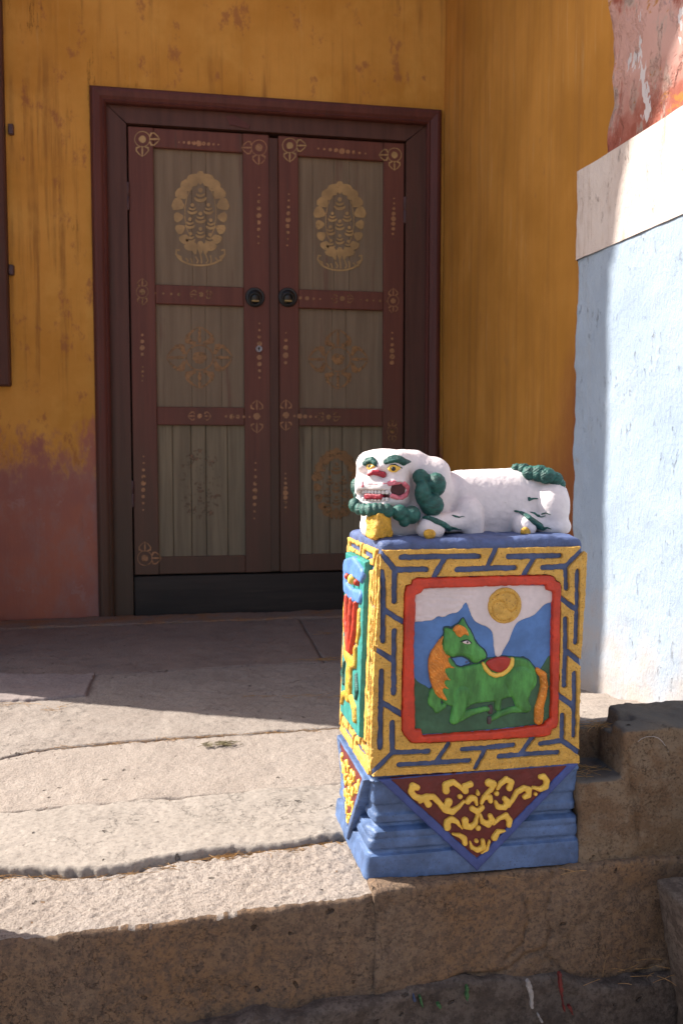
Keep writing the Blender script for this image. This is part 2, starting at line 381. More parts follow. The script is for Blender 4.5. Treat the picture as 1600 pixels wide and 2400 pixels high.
def plaster_ochre():
    d = Nd('ochre_plaster'); z = d.sep(2)
    n1 = d.noise(3.0, 5, .6); n2 = d.noise(1.0, 5, .65, (26, 26, 1.1), off=3); n3 = d.noise(1.0, 4, .7, (60, 60, 3.0), off=8); fine = d.noise(160, 4, .65); blot = d.noise(9, 5, .7, (1, 1, .6), off=12)
    col = d.mix(d.ramp(n1, .3, .7), (.51, .235, .040), (.63, .315, .068))
    col = d.mix(d.math('MULTIPLY', d.ramp(n2, .50, .70, 0, .75), d.ramp(d.noise(2.2, 3, .6, off=61), .36, .60)), col, (.30, .135, .035)); col = d.mix(d.ramp(d.noise(5.5, 5, .65, (1, 1, .7), off=71), .50, .72, 0, .45), col, (.70, .38, .09))
    col = d.mix(d.ramp(n3, .60, .78, 0, .3), col, (.66, .42, .16))
    col = d.mix(d.ramp(blot, .57, .66, 0, .6), col, (.30, .11, .055))
    edge = d.math('ADD', d.math('ADD', z, d.math('MULTIPLY', d.math('SUBTRACT', blot, .5), .75)), d.math('MULTIPLY', d.math('SUBTRACT', d.noise(30, 5, .75, (1.6, 1.6, .7)), .5), .30))
    low = d.mix(d.ramp(n1, .3, .7), (.42, .155, .095), (.32, .135, .105)); low = d.mix(d.ramp(blot, .42, .7, 0, .7), low, (.33, .20, .175))
    low = d.mix(d.ramp(d.noise(14, 5, .75, off=30), .60, .66, 0, .5), low, (.38, .22, .19))
    col = d.mix(d.ramp(edge, .58, .78), low, col)
    cr = d.noise(1.0, 6, .72, (16, 16, 1.2), off=40); crack = d.math('MULTIPLY', d.ramp(d.math('ABSOLUTE', d.math('SUBTRACT', cr, .5)), .0, .007, 1, 0), d.ramp(d.noise(2.0, 2, .5, off=83), .55, .62))
    col = d.mix(d.math('MULTIPLY', crack, .75), col, (.07, .035, .015))
    d.color(col); d.rough(.85); d.b.inputs['Specular IOR Level'].default_value = .15
    d.bump([(n2, .25, .01), (fine, .25, .002), (blot, .3, .006), (d.math('SUBTRACT', 1.0, crack), .6, .004)]); return d.m
def plaster_side():
    d = Nd('ochre_plaster_brushed'); z = d.sep(2); y = d.sep(1)
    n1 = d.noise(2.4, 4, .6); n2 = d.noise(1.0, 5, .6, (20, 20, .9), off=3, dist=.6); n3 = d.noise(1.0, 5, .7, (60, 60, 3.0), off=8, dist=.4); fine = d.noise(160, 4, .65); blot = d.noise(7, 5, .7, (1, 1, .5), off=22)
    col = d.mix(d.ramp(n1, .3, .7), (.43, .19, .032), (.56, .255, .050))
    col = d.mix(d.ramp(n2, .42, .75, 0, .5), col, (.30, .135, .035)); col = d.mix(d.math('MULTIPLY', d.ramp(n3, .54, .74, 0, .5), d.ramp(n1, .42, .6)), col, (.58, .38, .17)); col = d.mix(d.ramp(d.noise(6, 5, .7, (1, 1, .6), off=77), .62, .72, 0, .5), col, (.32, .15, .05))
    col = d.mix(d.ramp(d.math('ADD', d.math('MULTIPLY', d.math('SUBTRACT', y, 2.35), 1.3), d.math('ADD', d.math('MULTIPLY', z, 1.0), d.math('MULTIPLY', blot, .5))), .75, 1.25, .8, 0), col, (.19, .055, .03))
    d.color(col); d.rough(.85); d.b.inputs['Specular IOR Level'].default_value = .15
    d.bump([(n2, .3, .006), (fine, .2, .002)]); return d.m
def limewash(name, c, c2, stain, bstr=.5, sfac=.45):
    d = Nd(name); n1 = d.noise(5, 5, .6); st = d.noise(1.0, 6, .75, (34, 34, 3.0), off=5); fine = d.noise(150, 5, .7, (1, 1, .55)); chip = d.noise(62, 5, .75, (1, 1.4, .45), off=9); rare = d.noise(11, 3, .6, off=19); tint = d.noise(24, 4, .7, off=44)
    col = d.mix(d.ramp(n1, .3, .7), c, c2); col = d.mix(d.ramp(st, .52, .74, 0, sfac), col, stain)
    ch = d.math('MULTIPLY', d.ramp(chip, .60, .64), d.ramp(rare, .46, .62)); col = d.mix(d.math('MULTIPLY', ch, .35), col, scl(stain, .7))
    col = d.mix(d.ramp(tint, .66, .72, 0, .5), col, scl(stain, .9)); col = d.mix(d.ramp(d.math('ADD', d.sep(2), d.math('MULTIPLY', rare, .5)), .30, .62, .7, 0), col, (.40, .31, .24))
    d.color(col); d.rough(.85); d.b.inputs['Specular IOR Level'].default_value = .15
    d.bump([(n1, .3, .02), (fine, bstr, .005), (d.math('SUBTRACT', 1.0, ch), 1.0, .006), (chip, .5, .006)]); return d.m
def peeling_maroon():
    d = Nd('peeling_maroon_plaster'); n1 = d.noise(7, 6, .65, (1, 1, .55)); n2 = d.noise(13, 6, .72, (1.3, 1.3, .45), off=7); n3 = d.noise(4.5, 5, .7, off=15); fine = d.noise(120, 5, .7)
    col = d.mix(d.ramp(n3, .35, .65), (.24, .068, .046), (.33, .11, .078))
    zz = d.ramp(d.math('ADD', d.sep(2), d.math('MULTIPLY', n3, .25)), 1.46, 1.60); col = d.mix(d.math('MULTIPLY', d.ramp(n1, .43, .50), zz), col, (.46, .27, .23)); col = d.mix(d.math('MULTIPLY', d.ramp(n2, .50, .55, 0, .9), d.ramp(n3, .40, .55)), col, (.36, .27, .23))
    col = d.mix(d.ramp(d.noise(9, 5, .7, (1, 1, 1.8), off=33), .60, .66, 0, .85), col, (.36, .15, .035))
    col = d.mix(d.ramp(d.noise(11, 4, .7, (1, 1, .5), off=51), .635, .65), col, (.52, .47, .47))
    d.color(col); d.rough(.88); d.b.inputs['Specular IOR Level'].default_value = .15
    d.bump([(d.ramp(n1, .50, .56), .7, .006), (d.ramp(n2, .56, .60), .7, .005), (fine, .5, .003)]); return d.m
M['ochre'] = plaster_ochre(); M['ochre2'] = plaster_side()
M['wallblue'] = limewash('pale_blue_limewash', (.265, .325, .405), (.31, .37, .45), (.33, .33, .32), .7, .35)
M['wallwhite'] = limewash('white_limewash', (.52, .43, .385), (.58, .50, .455), (.30, .19, .12), .7, .95)
M['wallpink'] = peeling_maroon()

# ------------------------------------------------------------------ setting: walls
def plan_wall(path, z0, z1, cell, amp, ns=4, batter=0.0, hole=None, seed=0, wob=None):
    pts = [np.array(path[0], float)]
    for a, b in zip(path[:-1], path[1:]):
        a = np.array(a, float); b = np.array(b, float); n = max(1, int(round(np.linalg.norm(b-a)/cell)))
        for i in range(1, n+1): pts.append(a+(b-a)*i/n)
    pts = np.array(pts); t = np.gradient(pts, axis=0); t /= np.linalg.norm(t, axis=1)[:, None]; nr = np.stack([t[:, 1], -t[:, 0]], 1)
    nz = max(1, int(round((z1-z0)/cell))); zs = np.linspace(z0, z1, nz+1)
    X = pts[:, 0][:, None]+0*zs; Y = pts[:, 1][:, None]+0*zs; Z = zs[None, :]+0*X
    dsp = amp*fbm(X, Y, Z, ns, 4, seed)-batter*(Z-z0)
    if wob is not None: dsp = dsp+wob(X, Y, Z)
    V = np.stack([X+nr[:, :1]*dsp, Y+nr[:, 1:]*dsp, Z], -1).reshape(-1, 3); m = nz+1
    i, j = np.meshgrid(np.arange(len(pts)-1), np.arange(nz), indexing='ij'); a = (i*m+j).ravel()
    F = np.stack([a, a+m, a+m+1, a+1], 1)
    if hole: F = F[~hole(V[F].mean(1))]
    return V, F
def join(*parts):
    V, F, n = [], [], 0
    for v, f in parts:
        v = np.asarray(v, float); V.append(v)
        F += [tuple(int(i)+n for i in q) for q in f]; n += len(v)
    return np.concatenate(V), F
WY = 3.589
V, F = plan_wall([(-1.0, WY), (1.06, WY)], -.05, 3.4, .03, .004, 3, hole=lambda c: (c[:, 0] > -.34) & (c[:, 0] < .99) & (c[:, 2] < 2.07), seed=2)
bV, bF = boxes([(-1.3, -.40, WY+.02, 3.95, -.05, 5.3), (1.03, 1.4, WY+.02, 3.95, -.05, 5.3), (-.40, 1.03, WY+.02, 3.95, 2.11, 5.3)])
obj('plaster_wall', *join((V, F), (bV, bF)), M['ochre'], label='stained ochre plaster wall around the brown double door', cat='wall', origin=(0, WY, 0))
V, F = plan_wall([(1.05, WY+.01), (1.045, 1.80)], -.05, 3.4, .03, .004, 3, seed=5, wob=lambda x, y, z: .003*noise(x, y*9, z*1.2, 1, 3))
bV, bF = boxes([(1.07, 1.4, 1.78, WY+.01, -.05, 3.4)])
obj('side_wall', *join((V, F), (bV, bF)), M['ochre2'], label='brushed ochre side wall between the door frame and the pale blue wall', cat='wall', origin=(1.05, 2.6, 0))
bV, bF = boxes([(-1.3, -1.0, 2.826, WY+.02, -.05, 3.9)], .01); yz = [(WY+.1, 3.20), (2.822, 3.20), (2.79, 3.36), (2.765, 3.44), (2.70, 3.52), (2.64, 3.68), (2.60, 3.84), (2.59, 4.4), (WY+.1, 4.4)]; eV = [(x, y, z) for x in (-1.305, -.98) for y, z in yz]; n_ = len(yz); eF = [tuple(range(n_)), tuple(range(n_, 2*n_))[::-1]]+[(i, n_+i, n_+(i+1) % n_, (i+1) % n_) for i in range(n_)]
obj('wing_wall', *join((bV, bF), (eV, eF)), M['ochre'], smooth=False, label='tall ochre wing wall closing the porch on the left', cat='wall', origin=(-1.15, 3.2, 0))
box('porch_ceiling', (-1.0, 1.045, 2.95, WY+.02, 3.4, 3.5), M['jamb'], kind='structure', origin=(0, 3.2, 3.4))

# the battered wall on the right: blue dado, white band, maroon plaster above
pw = empty('painted_wall', (.95, 1.7, 0), 'lime-washed wall on the right: pale blue below, white band, peeling maroon above', 'wall')
def wx(y, off=0): return .9+off+.077*(1.94-y)
def wpath(off, yend):
    c = [(1.25, yend+.03), (wx(yend, off)+.05, yend+.02), (wx(yend, off)+.015, yend+.012), (wx(yend, off), yend-.008)]
    return c+[(wx(y, off), y) for y in (1.7, 1.2, .6, -.6)]
ragged = lambda a: (lambda x, y, z: a*fbm(x, y, z, 28, 3, 4)*np.clip((y-1.86)*14, .25, 1))
V, F = plan_wall(wpath(-.004, 1.945), -.4, 1.118, .009, .004, 5, batter=.002, seed=3, wob=ragged(.004)); obj('blue_dado', V, F, M['wallblue'], pw)
V, F = plan_wall(wpath(-.0062, 1.944), 1.117, 1.322, .009, .004, 5, batter=0, seed=4, wob=ragged(.003)); obj('white_band', V, F, M['wallwhite'], pw)
V, F = plan_wall(wpath(.022, 1.865), 1.30, 3.2, .012, .009, 5, batter=.012, seed=6, wob=lambda x, y, z: .012*fbm(x, y, z, 9, 3, 8)*(y > 1.8)); obj('maroon_plaster', V, F, M['wallpink'], pw)
lv = [(wx(y, -.006)+.003+o, y, 1.3205-.002*o) for y in (1.938, 1.7, 1.2, .6, -.6) for o in (0, .2)]
obj('band_top', lv, [(2*i, 2*i+2, 2*i+3, 2*i+1) for i in range(4)], M['wallwhite'], pw, smooth=False)
obj('wall_core', *boxes([(1.12, 1.6, -.6, 1.92, -.4, 3.2)]), M['wallpink'], pw, smooth=False)

# ------------------------------------------------------------------ setting: ground, porch floor, step
obj('ground', *boxes([(-150, 150, -150, 150, -1.0, -.36)]), M['ground'], smooth=False, kind='structure')
floor = empty('porch_floor', (0, 2.4, -.05), kind='structure')
box('porch_base', (-1.3, 1.4, 1.34, 3.9, -.36, -.075), M['shale'], floor, bev=.01)
def fz(y): return -.03*np.clip((3.45-np.asarray(y, float))/2.2, 0, 1.2)
def line(pts):
    xs, ys = zip(*pts)
    def g(x):
        x = np.asarray(x, float); r = np.interp(x, xs, ys)
        a = (ys[1]-ys[0])/(xs[1]-xs[0]); b = (ys[-1]-ys[-2])/(xs[-1]-xs[-2])
        return np.where(x < xs[0], ys[0]+a*(x-xs[0]), np.where(x > xs[-1], ys[-1]+b*(x-xs[-1]), r))
    return g
def slab(name, x0, x1, back, front, dz, mat, parent, cell=.007, amp=.0025, jag=.004, thick=.06, gap=.003, edge=.006, riser=None, ns=14, fine=.0012, seed=0, **kw):
    xs = np.linspace(x0, x1, max(2, int((x1-x0)/cell)+1)); yb = back(xs)+jag*fbm(xs, 0*xs+1.7, 0*xs, 22, 3, seed)-gap; yf = front(xs)+jag*(fbm(xs, 0*xs+4.4, 0*xs, 8, 2, seed+5)+.35*fbm(xs, 0*xs+2.2, 0*xs, 75, 3, seed+6))+gap
    nt = max(3, int(np.mean(yb-yf)/cell)); rows = [(yb, -thick), (yb, -edge)]
    for k in range(nt+1):
        t = k/nt; rows.append((yb-edge*.8+(yf-yb+edge*1.6)*t, 0))
    rows.append((yf, -edge))
    if riser:
        for zz in np.arange(edge+.008, riser, .008): rows.append((yf, -zz))
        rows.append((yf+.05, -riser))
    else: rows.append((yf, -thick))
    Yv = np.array([r[0] for r in rows]); Dv = np.array([r[1] for r in rows])[:, None]+0*Yv; Xv = np.tile(xs, (len(rows), 1))
    Zv = fz(Yv)+dz+Dv; top = (Dv > -edge*1.01)
    nz = amp*fbm(Xv, Yv, Zv*0, ns, 3, seed)+fine*noise(Xv, Yv, Zv*0, 150, seed+2)+fine*.9*noise(Xv, Yv, Zv*0, 85, seed+3)
    Zv = Zv+np.where(top, nz, 0)
    if riser:
        side = (Dv < -edge*.5) & (np.arange(len(rows))[:, None] > nt)
        Yv = Yv+np.where(side, .006*fbm(Xv, Zv, 0*Xv, 12, 4, seed+9), 0)
    V = np.stack([Xv, Yv, Zv], -1); m = len(xs)
    # end caps: roll the two ends down
    V = V.reshape(-1, 3); i, j = np.meshgrid(np.arange(len(rows)-1), np.arange(m-1), indexing='ij'); a = (i*m+j).ravel()
    F = np.stack([a, a+m, a+m+1, a+1], 1).tolist()
    Vl = V.tolist(); c0 = len(Vl); Vl.append([x0, float(np.mean(Yv[:, 0])), float(fz(np.mean(Yv))+dz-thick)]); Vl.append([x1, float(np.mean(Yv[:, -1])), float(fz(np.mean(Yv))+dz-thick)])
    for k in range(len(rows)-1):
        F.append([c0, (k+1)*m, k*m]); F.append([c0+1, k*m+m-1, (k+1)*m+m-1])
    return obj(name, Vl, F, mat, parent, **kw)
J0 = line([(-1, WY-.03), (1.05, WY-.03)]); Js = line([(-1, 3.37), (1.05, 3.41)])
J1 = line([(-.9, 2.76), (-.596, 2.705), (-.384, 2.665), (-.148, 2.66), (.039, 2.682), (.335, 2.690), (1.0, 2.72)]); J1b = line([(-1, 2.42), (-.52, 2.40), (-.2, 2.43)])
J2 = line([(-.9, 1.90), (-.438, 1.966), (-.403, 1.99), (-.327, 2.023), (-.222, 2.03), (-.11, 2.039), (.028, 2.047), (.349, 2.052), (1.0, 2.07)]); J3 = line([(-.9, 1.60), (-.374, 1.667), (-.257, 1.683), (-.001, 1.688), (.291, 1.706), (.8, 1.73)])
J4 = line([(-.9, 1.46), (-.327, 1.447), (-.269, 1.435), (-.218, 1.418), (-.173, 1.411), (-.106, 1.417), (-.084, 1.431), (-.022, 1.444), (.042, 1.454), (.103, 1.454), (.166, 1.466), (.226, 1.474), (.7, 1.50)])
J5 = line([(-.9, 1.16), (-.278, 1.230), (-.219, 1.238), (-.155, 1.245), (-.054, 1.253), (.049, 1.261), (.194, 1.267), (.30, 1.279)])
slab('sill_slab', -1.0, 1.04, J0, Js, .004, M['sill'], floor, cell=.012, seed=1)
slab('paving_slab', -1.0, .40, Js, J1, 0, M['shale'], floor, cell=.010, seed=2); slab('paving_slab', .405, 1.04, Js, J1, -.003, M['shale'], floor, cell=.010, seed=12)
slab('mortar_patch', -1.0, -.31, J1, J1b, .005, M['patch'], floor, cell=.008, seed=3, jag=.016, thick=.012, gap=.004)
slab('paving_slab', -1.0, .70, J1, J2, -.001, M['granite'], floor, cell=.006, seed=4); slab('paving_slab', .705, 1.04, J1, J2, -.002, M['granite'], floor, cell=.012, seed=14)
slab('paving_slab', -.95, .95, J2, J3, -.003, M['granite2'], floor, cell=.006, seed=5)
slab('paving_slab', -.95, .95, J3, J4, .001, M['cement'], floor, cell=.0045, seed=6, jag=.011, amp=.002, gap=.001, thick=.05, fine=.0009)
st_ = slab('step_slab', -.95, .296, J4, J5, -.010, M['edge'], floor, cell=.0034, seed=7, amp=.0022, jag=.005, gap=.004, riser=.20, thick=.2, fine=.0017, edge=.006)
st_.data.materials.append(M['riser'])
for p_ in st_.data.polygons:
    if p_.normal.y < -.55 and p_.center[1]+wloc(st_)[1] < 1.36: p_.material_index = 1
slab('bedding_slab', .262, 1.1, J4, line([(0, 1.313), (1, 1.313)]), -.014, M['granite'], floor, cell=.012, seed=8, riser=.19, thick=.19)

# riser stone under the pedestal, lower step, kerb block, cheek stone
def rock(name, lo, hi, h, fn, mat, parent=None, amp=.004, ns=18, seed=0, fine=.0012, **kw):
    P, l, hh = grid3(np.array(lo)-.02, np.array(hi)+.02, h); f = fn(P)
    f = rough(f, P, .03, lambda x, y, z: amp*fbm(x, y, z, ns, 4, seed)+fine*noise(x, y, z, 140, seed+3)); V, F = snet(f, l, hh)
    return obj(name, V, F, mat, parent, **kw)
def bx(P, b, r): return rbox(P, [(b[0]+b[1])/2, (b[2]+b[3])/2, (b[4]+b[5])/2], [(b[1]-b[0])/2, (b[3]-b[2])/2, (b[5]-b[4])/2], r)
def crack2(P, pts, w=.0025, depth=.02, y0=1.30):
    """a crack: a thin V cut along a polyline on the front of a stone"""
    d = sd_chain(P[0], P[2], [(x+.004*math.sin(i*9.1), z, w*1.35) for i, (x, z) in enumerate(pts)]); d = d+.0011*noise(P[0], P[1]*0, P[2], 120, 4)
    return np.maximum(d, P[1]-(y0+depth))
step = empty('stone_step', (.6, 1.4, -.36), kind='structure')
def fr(px, py, Y=1.30): p = at_y(px, py, Y); return (p[0], p[2])
def groove(P, pts, w=.0028, dep=.007):
    d = sd_chain(P[0], P[2], [(x+.003*math.sin(i*9.1), z, 0) for i, (x, z) in enumerate(pts)])+.003*noise(P[0], P[1]*0, P[2], 70, 4); return dep*np.exp(-(d/w)**2)
def f_riser(P):
    yr = np.interp(P[0], [.262, .30, .36, .47, 1.2], [1.274, 1.279, 1.288, 1.301, 1.303]); f = smax(smax(yr-P[1], P[2]+.034, .007), .270-P[0], .004)
    for c in ([fr(*p) for p in ((1305, 2020), (1290, 2085), (1283, 2140), (1290, 2190), (1280, 2230), (1235, 2235), (1175, 2280), (1090, 2285), (1000, 2300))],
              [fr(*p) for p in ((1235, 2120), (1238, 2160), (1228, 2210), (1180, 2250))], [fr(*p) for p in ((1280, 2240), (1310, 2270), (1340, 2300), (1400, 2310), (1470, 2295), (1550, 2260))]):
        f = f+groove(P, c)
    return f
rock('riser_stone', (.25, 1.235, -.30), (1.2, 1.35, -.02), .0038, f_riser, M['riser'], step, .005, 14, 3)
def f_low(P):
    yf = np.interp(P[0], [-.9, -.2, .25, .36, .47, 1.2], [1.15, 1.222, 1.254, 1.268, 1.279, 1.286])+.010*fbm(P[0], 0*P[1], P[2], 6, 3, 14); f = np.maximum(yf-P[1], P[2]+.15); top = P[2]-(-.200-.035*np.clip((P[0]-.40)*2.5, 0, 1)+.014*fbm(P[0], 0*P[1], 0*P[2], 9, 3, 4))
    return smax(f, top, .01)
rock('lower_step', (-.9, 1.0, -.5), (1.2, 1.42, -.15), .007, f_low, M['lower'], step, .006, 16, 5, .002)
def f_cheek(P): return smax(bx(P, (.70, 1.2, .5, 1.262, -.4, -.040), .012), -((P[0]-.737)-np.clip(-.05-P[2], 0, 1)*.20), .008)
rock('cheek_stone', (.72, .5, -.4), (1.2, 1.28, -.03), .008, f_cheek, M['lower'], None, .006, 16, 8, .002, label='dark stair cheek stone at the lower right corner', cat='stone', origin=(.95, .9, -.36))
def f_block(P):
    f = bx(P, (.628, 1.12, 1.312, 1.425, -.05, .203), .010); f = smax(f, (P[2]-.204)*.97-(P[1]-1.41)*.14, .006)
    f = smax(f, -bx(P, (.5, .706, 1.0, 1.405, .108, .4), .006), .008)
    f = smax(f, -ell(P, (.735, 1.365, .205), (.018, .020, .020)), .004); f = smax(f, -bx(P, (.66, .73, 1.36, 1.44, .17, .3), .01), .01)
    f = f+groove(P, [fr(*p) for p in ((1478, 1790), (1490, 1850), (1502, 1900), (1500, 1940), (1510, 2000))], .0030, .006)
    return f
rock('kerb_block', (.62, 1.30, -.05), (1.12, 1.46, .21), .0038, f_block, M['block'], None, .004, 20, 11, label='notched brown kerb stone block to the right of the pedestal', cat='stone block', origin=(.85, 1.39, -.03))
def f_plinth(P): return smax(bx(P, (.60, 1.2, 1.47, 1.96, -.05, .2), .012), (P[2]-.088)-(1.95-P[1])*.15, .01)
rock('plinth_stone', (.60, 1.47, -.05), (1.2, 1.96, .17), .006, f_plinth, M['granite2'], None, .004, 18, 17, label='sunlit stone plinth at the foot of the pale blue wall', cat='stone', origin=(.8, 1.7, 0))
# added post out of view: it throws the shadow in the lower left corner
def f_post(P): return bx(P, (-.64, -.44, 1.12, 1.356, -.36, .42), .02)
rock('shadow_post', (-.64, 1.12, -.36), (-.44, 1.356, .42), .008, f_post, M['block'], None, .004, 20, 13, label='unseen post added at the far left to cast the corner shadow', cat='post', origin=(-.54, 1.2, -.36))

# ------------------------------------------------------------------ the double door
door = empty('double_door', (.32, 3.6, 0), 'brown double door with olive panels and worn gilt ornaments', 'door')
def prism(path, prof):
    """sweep a profile (offset outward, y) around an open path of (x,z, nx, nz) stations with mitred corners"""
    V, F = [], []; m = len(prof)
    for x, z, nx, nz in path:
        for o, y in prof: V.append((x+nx*o, y, z+nz*o))
    for i in range(len(path)-1):
        for k in range(m): F.append((i*m+k, i*m+(k+1) % m, (i+1)*m+(k+1) % m, (i+1)*m+k))
    F.append(tuple(range(m))); F.append(tuple((len(path)-1)*m+k for k in range(m))[::-1])
    return V, F
fx0, fx1, fzt = -.336, .975, 2.052                 # inner line of the architrave
profA = [(0, 3.60), (0, 3.578), (.006, 3.570), (.012, 3.574), (.022, 3.566), (.040, 3.560), (.050, 3.562), (.054, 3.570), (.058, 3.572), (.062, 3.580), (.062, 3.60)]
stn = [(fx0, 0, -1, 0), (fx0, fzt, -1, 1), (fx1, fzt, 1, 1), (fx1, 0, 1, 0)]
def side(a, b): return prism([a, b], profA[::-1])
fr_ = empty('door_frame', (0, 0, 0)); fr_.parent = door; fr_.location = (0, 0, 0)
def part(name, V, F, mat, parent=door, smooth=False): return obj(name, V, F, mat, parent, smooth)
part('architrave', *side(stn[0], stn[1]), M['architrave'], fr_); part('architrave', *side(stn[1], stn[2]), M['architrave'], fr_); part('architrave', *side(stn[2], stn[3]), M['architrave'], fr_)
# jamb boards and head board, mitred
def quad_board(name, pts, y0, y1, mat, parent):
    V = [(x, y0, z) for x, z in pts]+[(x, y1, z) for x, z in pts]; n = len(pts)
    F = [tuple(range(n)), tuple(range(n, 2*n))[::-1]]+[(i, n+i, n+(i+1) % n, (i+1) % n) for i in range(n)]
    return obj(name, V, F, mat, parent, False)
lx0, lx1, lzt, lzb = -.255, .884, 1.978, .163
quad_board('jamb_board', [(fx0, -.05), (lx0-.006, -.05), (lx0-.006, lzt+.004), (fx0, fzt)], 3.600, 3.66, M['jamb'], fr_)
quad_board('jamb_board', [(lx1+.006, -.05), (fx1, -.05), (fx1, fzt), (lx1+.006, lzt+.004)], 3.600, 3.66, M['jamb'], fr_)
quad_board('head_board', [(lx0-.004, lzt+.008), (lx1+.004, lzt+.008), (fx1-.003, fzt), (fx0+.003, fzt)], 3.601, 3.66, M['jamb'], fr_)
quad_board('head_chip', [(.135, 2.035), (.165, 2.045), (.235, 2.005), (.225, 1.992), (.15, 2.005)], 3.5975, 3.602, M['architrave'], fr_)
box('back_board', (-.39, 1.02, 3.70, 3.76, -.30, 2.1), M['kick'], fr_, bev=0)
box('kick_board', (lx0-.004, lx1+.004, 3.614, 3.655, -.06, lzb-.008), M['kick'], fr_, bev=.003)
rails = [(1.9005, 1.978), (1.277, 1.355), (.7835, .8585), (.163, .236)]
panels = [(1.355, 1.9005), (.8585, 1.277), (.236, .7835)]
YL = 3.612
def leaf(xs, name_label, boards):
    x0, p0, p1, x1 = xs
    lf = empty('door_leaf', (0, 0, 0)); lf.parent = door; lf['label'] = name_label
    box('stile', (x0, p0, YL, YL+.04, lzb, lzt), M['stile'], lf, .002); box('stile', (p1, x1, YL, YL+.04, lzb, lzt), M['stile'], lf, .002)
    for z0, z1 in rails: box('rail', (p0+.0005, p1-.0005, YL+.0008, YL+.04, z0, z1), M['stile'], lf, .003)
    for k, (z0, z1) in enumerate(panels):
        cuts = [p0-.004]+[p0+(p1-p0)*c for c in boards[k]]+[p1+.004]
        for a, b in zip(cuts[:-1], cuts[1:]):
            yy = YL+.016+random.uniform(0, .0015)
            g = .0009 if k == 2 else .0004; box('panel_board', (a+g, b-g, yy, YL+.034, z0-.004, z1+.004), M['panel_low' if k == 2 else 'panel'], lf, .0022 if k == 2 else .0010)
    return lf
random.seed(4)
leafL = leaf((lx0, -.156, .203, .3105), 'left door leaf with round lock', [(.42, .58), (.40, .56, .74), (.17, .38, .55, .80)])
leafR = leaf((.3495, .432, .795, lx1), 'right door leaf partly behind the lion', [(.17, .42, .6), (.40, .56), (.16, .37, .52, .75)])
box('cover_strip', (.309, .3485, 3.606, 3.64, lzb+.002, lzt-.012), M['jamb'], leafL, .004)
for x, zc in ((lx0-.003, 1.70), (lx0-.003, .50), (lx1+.003, 1.70)):
    V, F = lathe([(.006, -.055), (.0065, -.054), (.0065, -.003), (.005, -.002), (.005, .002), (.0065, .003), (.0065, .054), (.006, .055)], 14, 'z', (x, 3.607, zc)); obj('hinge', V, F, M['hinge'], leafL if x < 0 else leafR)
# pull rings: domed black boss with a raised face and a ring through it
def pull(px, py, lf):
    p = at_y(px, py, 3.60); c = (p[0], YL, p[2])
    prof = [(.040, 0), (.0405, -.004), (.038, -.009), (.035, -.0095), (.032, -.007), (.028, -.012), (.018, -.020), (.008, -.024), (.001, -.0245)]
    V, F = lathe(prof, 36, 'y', c); k = obj('door_boss', V, F, M['iron'], lf)
    V, F = [], []; R, r, n, m = .023, .0035, 30, 8
    for i in range(n):
        a = 2*math.pi*i/n
        for j in range(m):
            b = 2*math.pi*j/m; V.append((c[0]+(R+r*math.cos(b))*math.cos(a), c[1]-.0215+r*math.sin(b)-.006*math.sin(a), c[2]-.010+(R+r*math.cos(b))*math.sin(a)))
    for i in range(n):
        for j in range(m): F.append((i*m+j, i*m+(j+1) % m, ((i+1) % n)*m+(j+1) % m, ((i+1) % n)*m+j))
    obj('pull_ring', V, F, M['iron'], lf)
    V, F = boxes([(c[0]-.016, c[0]+.016, c[1]-.024, c[1]-.019, c[2]-.021, c[2]-.014)], .002); obj('brass_lip', V, F, M['brass'], lf, False)
pull(598, 696, leafL); pull(675, 696, leafR)
p = at_y(607, 818, YL); V, F = lathe([(.0135, 0), (.0135, -.006), (.0125, -.008), (.0105, -.008), (.0095, -.0065), (.001, -.0065)], 28, 'y', (p[0], YL, p[2])); lk = obj('lock_cylinder', V, F, M['steel'], leafL)
V, F = lathe([(.0045, 0), (.0045, -.0008), (.001, -.0009)], 16, 'y', (p[0], YL-.0066, p[2]+.003)); kh = obj('keyhole', V, F, M['black'], leafL)
V, F = boxes([(p[0]-.0022, p[0]+.0022, YL-.0074, YL-.0066, p[2]-.007, p[2]+.002)]); obj('key_slot', V, F, M['black'], leafL, False)

